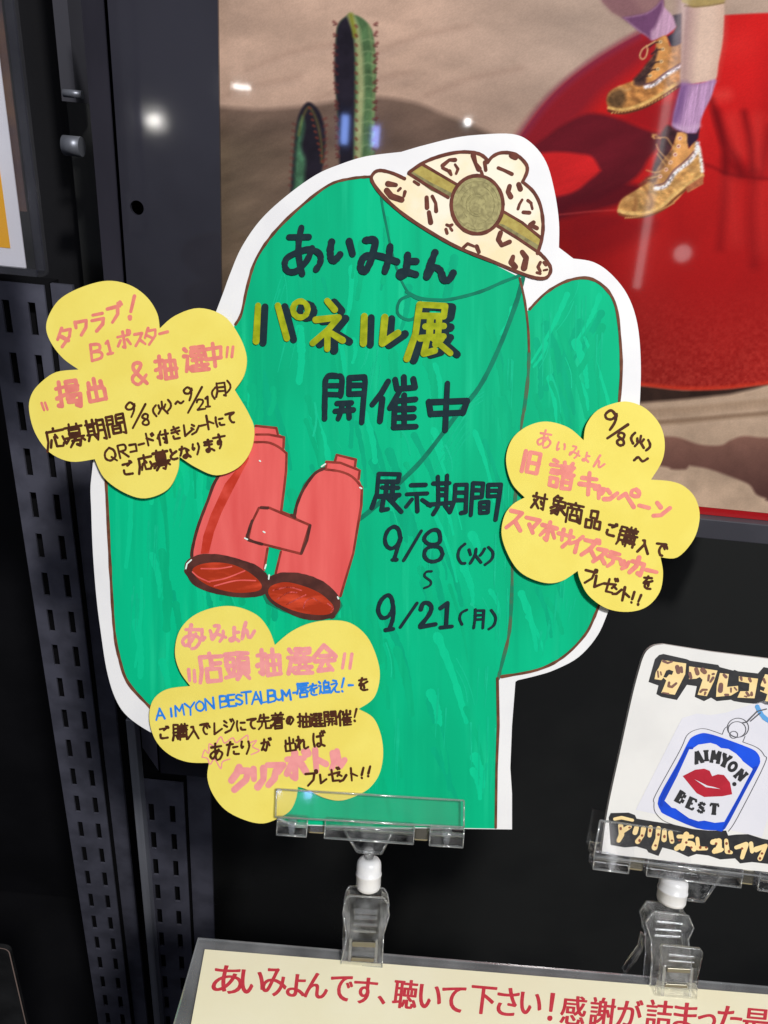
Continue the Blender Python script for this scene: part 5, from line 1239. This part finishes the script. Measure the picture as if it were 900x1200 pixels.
def sign_clip(z, flap, bar, gaps, trap, ball, neck, clamp, steps, label, dz=0.0, ballw=29.0, extra=None):
    pl = Plane(at(*[(z[0] + clamp[0][0] / z[2]), (z[1] + clamp[0][1] / z[2]), D0 + dz]), RT, -FW)
    root = empty('sign_clip', pl.mw(), label, 'sign clip', 'clear plastic sign clips on the placard')
    k = D0 / F
    def q(x, y): return pl.uv(z[0] + x / z[2], z[1] + y / z[2])
    sl = lambda nm, pts, z0, z1, m, bev=.0004, par=root: slab(nm, [q(*p) for p in pts], z0, z1, m, par, None, bev)
    def edge_highlight(nm, pts, z_, r_, par=root):  # thin pale rods along an outline, standing in for edge highlights
        bm = bmesh.new(); qq = [q(*p) for p in pts]
        for (x0, y0), (x1, y1) in zip(qq, qq[1:] + qq[:1]): tri_rod(bm, (x0, y0, z_), (x1, y1, z_), r_, r_, 8)
        return mesh_obj(nm, bm, M['clear_edge'], par, True)
    # gripping flap in front of the card and a second one behind it
    front = sl('front_flap', flap, .0045, .0060, M['clear'], 0)
    e = Art()
    # thin pale bars added for bright highlight lines along the flap's edges
    for i in range(len(flap)):
        (x0, y0), (x1, y1) = q(*flap[i]), q(*flap[(i + 1) % len(flap)])
        bm = bmesh.new(); tri_rod(bm, (x0, y0, .0053), (x1, y1, .0053), .00055, .00055, 10)
        mesh_obj('flap_highlight', bm, M['clear_edge'], front, True)
    sl('rear_flap', flap, -.0105, -.0090, M['clear'], 0)
    # hinge bar in three pieces with metal spring pins between
    (ax, ay), (bx, by) = bar[0], bar[1]; hw = bar[2]
    def on(t, o): 
        dx, dy = bx - ax, by - ay; L = math.hypot(dx, dy)
        return (ax + dx * t - dy / L * o, ay + dy * t + dx / L * o)
    cuts = [0] + gaps + [1]
    for i in range(0, len(cuts), 2):
        t0, t1 = cuts[i], cuts[i + 1]
        sl('hinge_bar', [on(t0, -hw), on(t1, -hw), on(t1, hw * .1), on(t0, hw * .1)], -.0085, .0040, M['glass'], .0009)
        edge_highlight('hinge_bar_highlight', [on(t0 + .003, -hw * .92), on(t1 - .003, -hw * .92), on(t1 - .003, hw * .95), on(t0 + .003, hw * .95)], .0036, .00038)  # rods added to draw bright lines round the bar
        (rx0, ry0), (rx1, ry1) = q(*on(t0 + .004, -hw * .35)), q(*on(t1 - .004, -hw * .35))
        bm = bmesh.new(); tri_rod(bm, (rx0, ry0, .0042), (rx1, ry1, .0042), .0012, .0012, 14)  # rods added so highlight lines run along the bar
        (rx0, ry0), (rx1, ry1) = q(*on(t0 + .004, hw * .92)), q(*on(t1 - .004, hw * .92))
        tri_rod(bm, (rx0, ry0, .0030), (rx1, ry1, .0030), .0006, .0006, 10)
        mesh_obj('highlight_rod', bm, M['ridge'], root, True)
        sl('hinge_lip', [on(t0 + .002, hw * .12), on(t1 - .002, hw * .12), on(t1 - .002, hw), on(t0 + .002, hw)], -.0060, .0030, M['glass'], .0007)
    for i in range(1, len(cuts) - 1, 2):
        t0, t1 = cuts[i], cuts[i + 1]
        sl('spring_pin', [on(t0, -hw * .85), on(t1, -hw * .85), on(t1, hw * .9), on(t0, hw * .9)], -.0040, .0000, M['pin'], .0012)
    for t in (gaps[0] * .5, (1 + gaps[-1]) * .5):
        bm = bmesh.new()
        for o_, r_, h_ in ((-hw * .45, .0030, .0050), (-hw * .05, .0022, .0058), (hw * .5, .0019, .0042)):
            kx, ky = q(*on(t, o_)); tri_rod(bm, (kx, ky, .0015), (kx, ky, h_), r_, r_ * .8, 18)
        mesh_obj('hinge_knob', bm, M['ridge'], root, True)
    # trapezoid bracket: solid web with raised rims
    sl('bracket_web', trap, -.0025, -.0005, M['glass'], .0003)
    bm = bmesh.new()
    for i in range(len(trap)):
        if i == 0: continue
        (x0, y0), (x1, y1) = q(*trap[i - 1 + 1 - 1]), q(*trap[i])
        tri_rod(bm, (x0, y0, .0005), (x1, y1, .0005), .00085, .00085, 10)
    mesh_obj('bracket_rim', bm, M['ridge'], root, True)
    # white swivel joint
    (x0, y0), (x1, y1) = q(*ball[0]), q(*ball[1])
    p, d = Vector((x0, y0, -.002)), Vector((x1 - x0, y1 - y0, 0)); L = d.length; r = ballw * k * .5 * z[2] / z[2]
    prof = [(r * .55, 0), (r * .8, L * .03), (r * .96, L * .12), (r, L * .22), (r, L * .44), (r * 1.05, L * .46), (r * 1.05, L * .52), (r, L * .54), (r, L * .84), (r * .92, L * .94), (r * .7, L)]
    lathe('swivel_joint', prof, p, d, M['white_plastic'], root)
    for s, t in (neck[0], neck[1]):
        bm = bmesh.new(); (x0, y0), (x1, y1) = q(*s), q(*t)
        tri_rod(bm, (x0, y0, -.002), (x1, y1, -.002), .0030, .0026, 20)
        mesh_obj('ball_stem', bm, M['glass'], root, True)
    # clamp jaws gripping the placard edge
    for j, (z0, z1) in enumerate(((-.0095, -.0075), (.0005, .0025))):
        jaw = sl('clamp_jaw', clamp[1], z0, z1, M['glass'], .0006)
        edge_highlight('jaw_highlight', clamp[1], z1, .00042, jaw)  # pale rods added as the jaw's bright edge lines
        if j == 1:
            for st in steps:
                sl('jaw_ridge', st[0], z1 + .0002, z1 + st[1], st[2], .0003, jaw)
    for side in clamp[2]:
        sl('clamp_side', side, -.0075, .0005, M['glass'], .0004)
    if extra: extra(sl, root)
z1c = (300, 900, 3.3333)
sign_clip(z1c, [(86, 68), (808, 112), (808, 215), (82, 176)],
          [(84, 214), (810, 264), 38], [.165, .255, .735, .815],
          [(345, 238), (395, 325), (490, 332), (534, 244)],
          [(442, 358), (438, 484)], [((440, 328), (441, 362)), ((438, 480), (434, 505))],
          [(432, 750), [(362, 490), (500, 498), (514, 520), (520, 565), (498, 640), (492, 768), (332, 758), (356, 650), (340, 556), (350, 508)], [[(340, 545), (352, 505), (366, 500), (366, 640), (350, 745), (336, 745)], [(490, 505), (514, 522), (518, 565), (498, 640), (490, 760), (478, 760), (480, 640)]]],
          [([(384, 536), (474, 542), (474, 560), (384, 556)], .0014, M['ridge']), ([(384, 562), (474, 566), (474, 580), (384, 578)], .0012, M['ridge']), ([(382, 590), (472, 596), (472, 606), (382, 600)], .0016, M['ridge']), ([(380, 618), (470, 624), (470, 632), (380, 628)], .0010, M['ridge']),
           ([(378, 660), (468, 664), (466, 684), (376, 680)], .0018, M['pin']), ([(374, 722), (462, 728), (460, 742), (372, 738)], .0014, M['pin']),
           ([(366, 650), (378, 650), (372, 742), (360, 740)], .0016, M['ridge']), ([(466, 655), (478, 655), (474, 748), (462, 746)], .0016, M['ridge'])],
          'clear plastic sign clip with white swivel joint holding the bottom of the cactus board')
z2c = (660, 740, 3.75)
def front_clamp(sl, root):
    zz = lambda pts: [((700 + x / 4.5 - 660) * 3.75, (1000 + y / 4.5 - 740) * 3.75) for x, y in pts]
    jaw = sl('clamp_jaw', zz([(318, 440), (515, 462), (530, 482), (524, 520), (505, 600), (498, 725), (275, 705), (300, 600), (312, 520), (305, 455)]), .0055, .0075, M['glass'], .0006)
    for pts, h, m in (([(345, 478), (480, 492), (480, 506), (345, 494)], .0088, M['ridge']), ([(345, 512), (478, 524), (478, 532), (345, 522)], .0086, M['ridge']), ([(336, 550), (455, 556), (452, 578), (334, 572)], .0092, M['pin']), ([(326, 632), (440, 638), (438, 656), (324, 650)], .0090, M['pin']),
                      ([(318, 540), (332, 540), (320, 700), (302, 698)], .0088, M['ridge']), ([(460, 550), (474, 552), (462, 705), (448, 703)], .0088, M['ridge'])):
        sl('jaw_ridge', zz(pts), .0077, h, m, .0003, jaw)
    sl('clamp_side', zz([(245, 440), (262, 450), (250, 520), (215, 580), (160, 645), (145, 640), (190, 570), (232, 510)]), -.006, -.002, M['glass'], .0004)
cz = lambda pts: [((700 + x / 4.5 - 660) * 3.75, (1000 + y / 4.5 - 740) * 3.75) for x, y in pts]
sign_clip(z2c, [(150, 812), (1000, 930), (985, 1070), (122, 968)],
          [(125, 990), (985, 1100), 42], [.185, .27, .755, .835],
          [(436, 1040), (515, 1172), (615, 1186), (690, 1075)],
          [(495, 1085), (478, 1205)], [((505, 1060), (498, 1095)), ((478, 1200), (472, 1225))],
          [cz([(400, 700)])[0], cz([(290, 292), (350, 300), (470, 315), (498, 380), (470, 440), (480, 560), (470, 715), (268, 700), (280, 560), (275, 440), (248, 350)]), [cz([(250, 350), (290, 296), (300, 330), (275, 370), (275, 430), (258, 430)]), cz([(468, 318), (498, 380), (474, 440), (462, 430), (474, 380), (455, 330)])]],
          [(cz([(300, 335), (440, 350), (438, 362), (298, 348)]), .0012, M['ridge']), (cz([(292, 375), (432, 386), (432, 398), (290, 388)]), .0014, M['ridge']), (cz([(288, 408), (426, 416), (426, 430), (286, 422)]), .0012, M['ridge'])],
          'clear plastic sign clip with doubled clamp, holding the white leopard-lettered card', .002, 33.0, front_clamp)

# ------------------------------------------------------------------ cream placard lying in a clear holder, on a black stand
t0, t1 = at(232, 1099, .405), at(900, 1156, .405)
ex = (t1 - t0).normalized()
dn = (-UP - ex * (-UP).dot(ex)).normalized()
sdir = (dn * .40 - FW * .92).normalized(); sdir = (sdir - ex * sdir.dot(ex)).normalized()
nrm = ex.cross(-sdir).normalized()
PLC = Plane(t0, ex, nrm)
plac = empty('placard', PLC.mw(), 'cream placard with red printed Japanese text in a clear acrylic holder at the bottom', 'placard')
W = (t1 - t0).length * 1.18
slab('clear_holder', [(0, 0), (W, 0), (W, -.21), (0, -.21)], -.0040, -.0004, M['holder'], plac)
for pts in ([(0, 0), (W, 0), (W, -.0008), (0, -.0008)], [(0, -.0008), (.0008, -.0008), (.0008, -.21), (0, -.21)]):
    slab('holder_rim', pts, -.0003, .0003, M['clear_edge'], plac)
ptl = PLC.uv(240, 1113); ptr = PLC.uv(900, 1166); pbl = PLC.uv(224, 1200)
def ext(p, q, x): return (x, p[1] + (q[1] - p[1]) * (x - p[0]) / (q[0] - p[0]))
ptr2 = ext(ptl, ptr, W - .012); dl = (pbl[0] - ptl[0], pbl[1] - ptl[1]); kk = .19 / abs(dl[1])
sheet = slab('cream_sheet', [ptl, ptr2, (ptr2[0], ptr2[1] - .19), (ptl[0] + dl[0] * kk, ptl[1] + dl[1] * kk)], .0001, .0004, M['cream_paper'], plac)
txt = 'あいみょんです、聴いて下さい！感謝が詰まった最高'
pos = [(267, 1148, 36, 33), (296, 1151, 29, 28), (322, 1151, 29, 33), (347, 1155, 22, 27), (371, 1155, 28, 30), (400, 1158, 27, 30), (428, 1161, 28, 31), (447, 1172, 10, 10), (475, 1165, 29, 34), (504, 1168, 27, 28), (531, 1171, 28, 30), (566, 1172, 30, 33),
       (595, 1174, 26, 33), (622, 1176, 26, 26), (646, 1180, 6, 33), (672, 1184, 30, 34), (706, 1186, 30, 34), (738, 1187, 30, 32), (772, 1190, 31, 36), (803, 1192, 28, 34), (828, 1198, 22, 20), (855, 1196, 30, 34), (886, 1200, 32, 36), (917, 1203, 32, 36)]
bmT = bmesh.new()
for ch, (cx, cy, wd, ht) in zip(txt, pos):
    cu_ = bpy.data.curves.new('t', 'FONT'); cu_.body = ch; cu_.size = 1; cu_.resolution_u = 4
    o = bpy.data.objects.new('t', cu_); COL.objects.link(o)
    dg = bpy.context.evaluated_depsgraph_get(); m_ = bpy.data.meshes.new_from_object(o.evaluated_get(dg))
    co = np.zeros(len(m_.vertices) * 3); m_.vertices.foreach_get('co', co); co = co.reshape(-1, 3)
    bpy.data.objects.remove(o)
    if len(co) == 0: continue
    mn, mx = co[:, :2].min(0), co[:, :2].max(0); s_ = mx - mn
    # heavy print: the glyph laid down five times, each a hair higher and to the side
    for n_, (ox, oy) in enumerate(((-.9, -.2), (-.45, .3), (0, -.3), (.45, .3), (.9, -.2))):
        z_ = .00045 + n_ * .00001; vv = []
        for x, y, _ in co:
            u = (x - mn[0]) / s_[0] - .5; v = .5 - (y - mn[1]) / s_[1]
            p = PLC.uv(cx + u * (wd - 1.6) - v * ht * .12 + ox, cy + u * wd * .085 + v * (ht - .6) + oy, z_)
            vv.append(bmT.verts.new((*p, z_)))
        for p in m_.polygons:
            try: bmT.faces.new([vv[i] for i in p.vertices])
            except ValueError: pass
bmT.normal_update()
for f in bmT.faces:
    if f.normal.z < 0: f.normal_flip()
me = bpy.data.meshes.new('red_lettering'); bmT.to_mesh(me); bmT.free()
link('red_lettering', me, M['red_print'], sheet)
# black stand carrying the placard
zl_ = min((PLC.mw() @ Vector(p)).z for p in ((0, 0, -.006), (W, 0, -.006), (W, -.21, -.006), (0, -.21, -.006)))
ms = [PLC.mw() @ Vector(p) for p in ((.02, -.012, -.0045), (W - .01, -.012, -.0045), (W - .01, -.20, -.0045), (.02, -.20, -.0045))]
me = bpy.data.meshes.new('display_stand')
me.from_pydata([tuple(v) for v in ms] + [(v.x, v.y, .0) for v in ms], [], [(0, 3, 2, 1), (4, 5, 6, 7), (0, 1, 5, 4), (1, 2, 6, 5), (2, 3, 7, 6), (3, 0, 4, 7)])
bm = bmesh.new(); bm.from_mesh(me); bmesh.ops.recalc_face_normals(bm, faces=bm.faces[:]); bm.to_mesh(me); bm.free()
o = link('display_stand', me, M['cavity']); tag(o, 'plain black stand carrying the cream placard', 'stand')
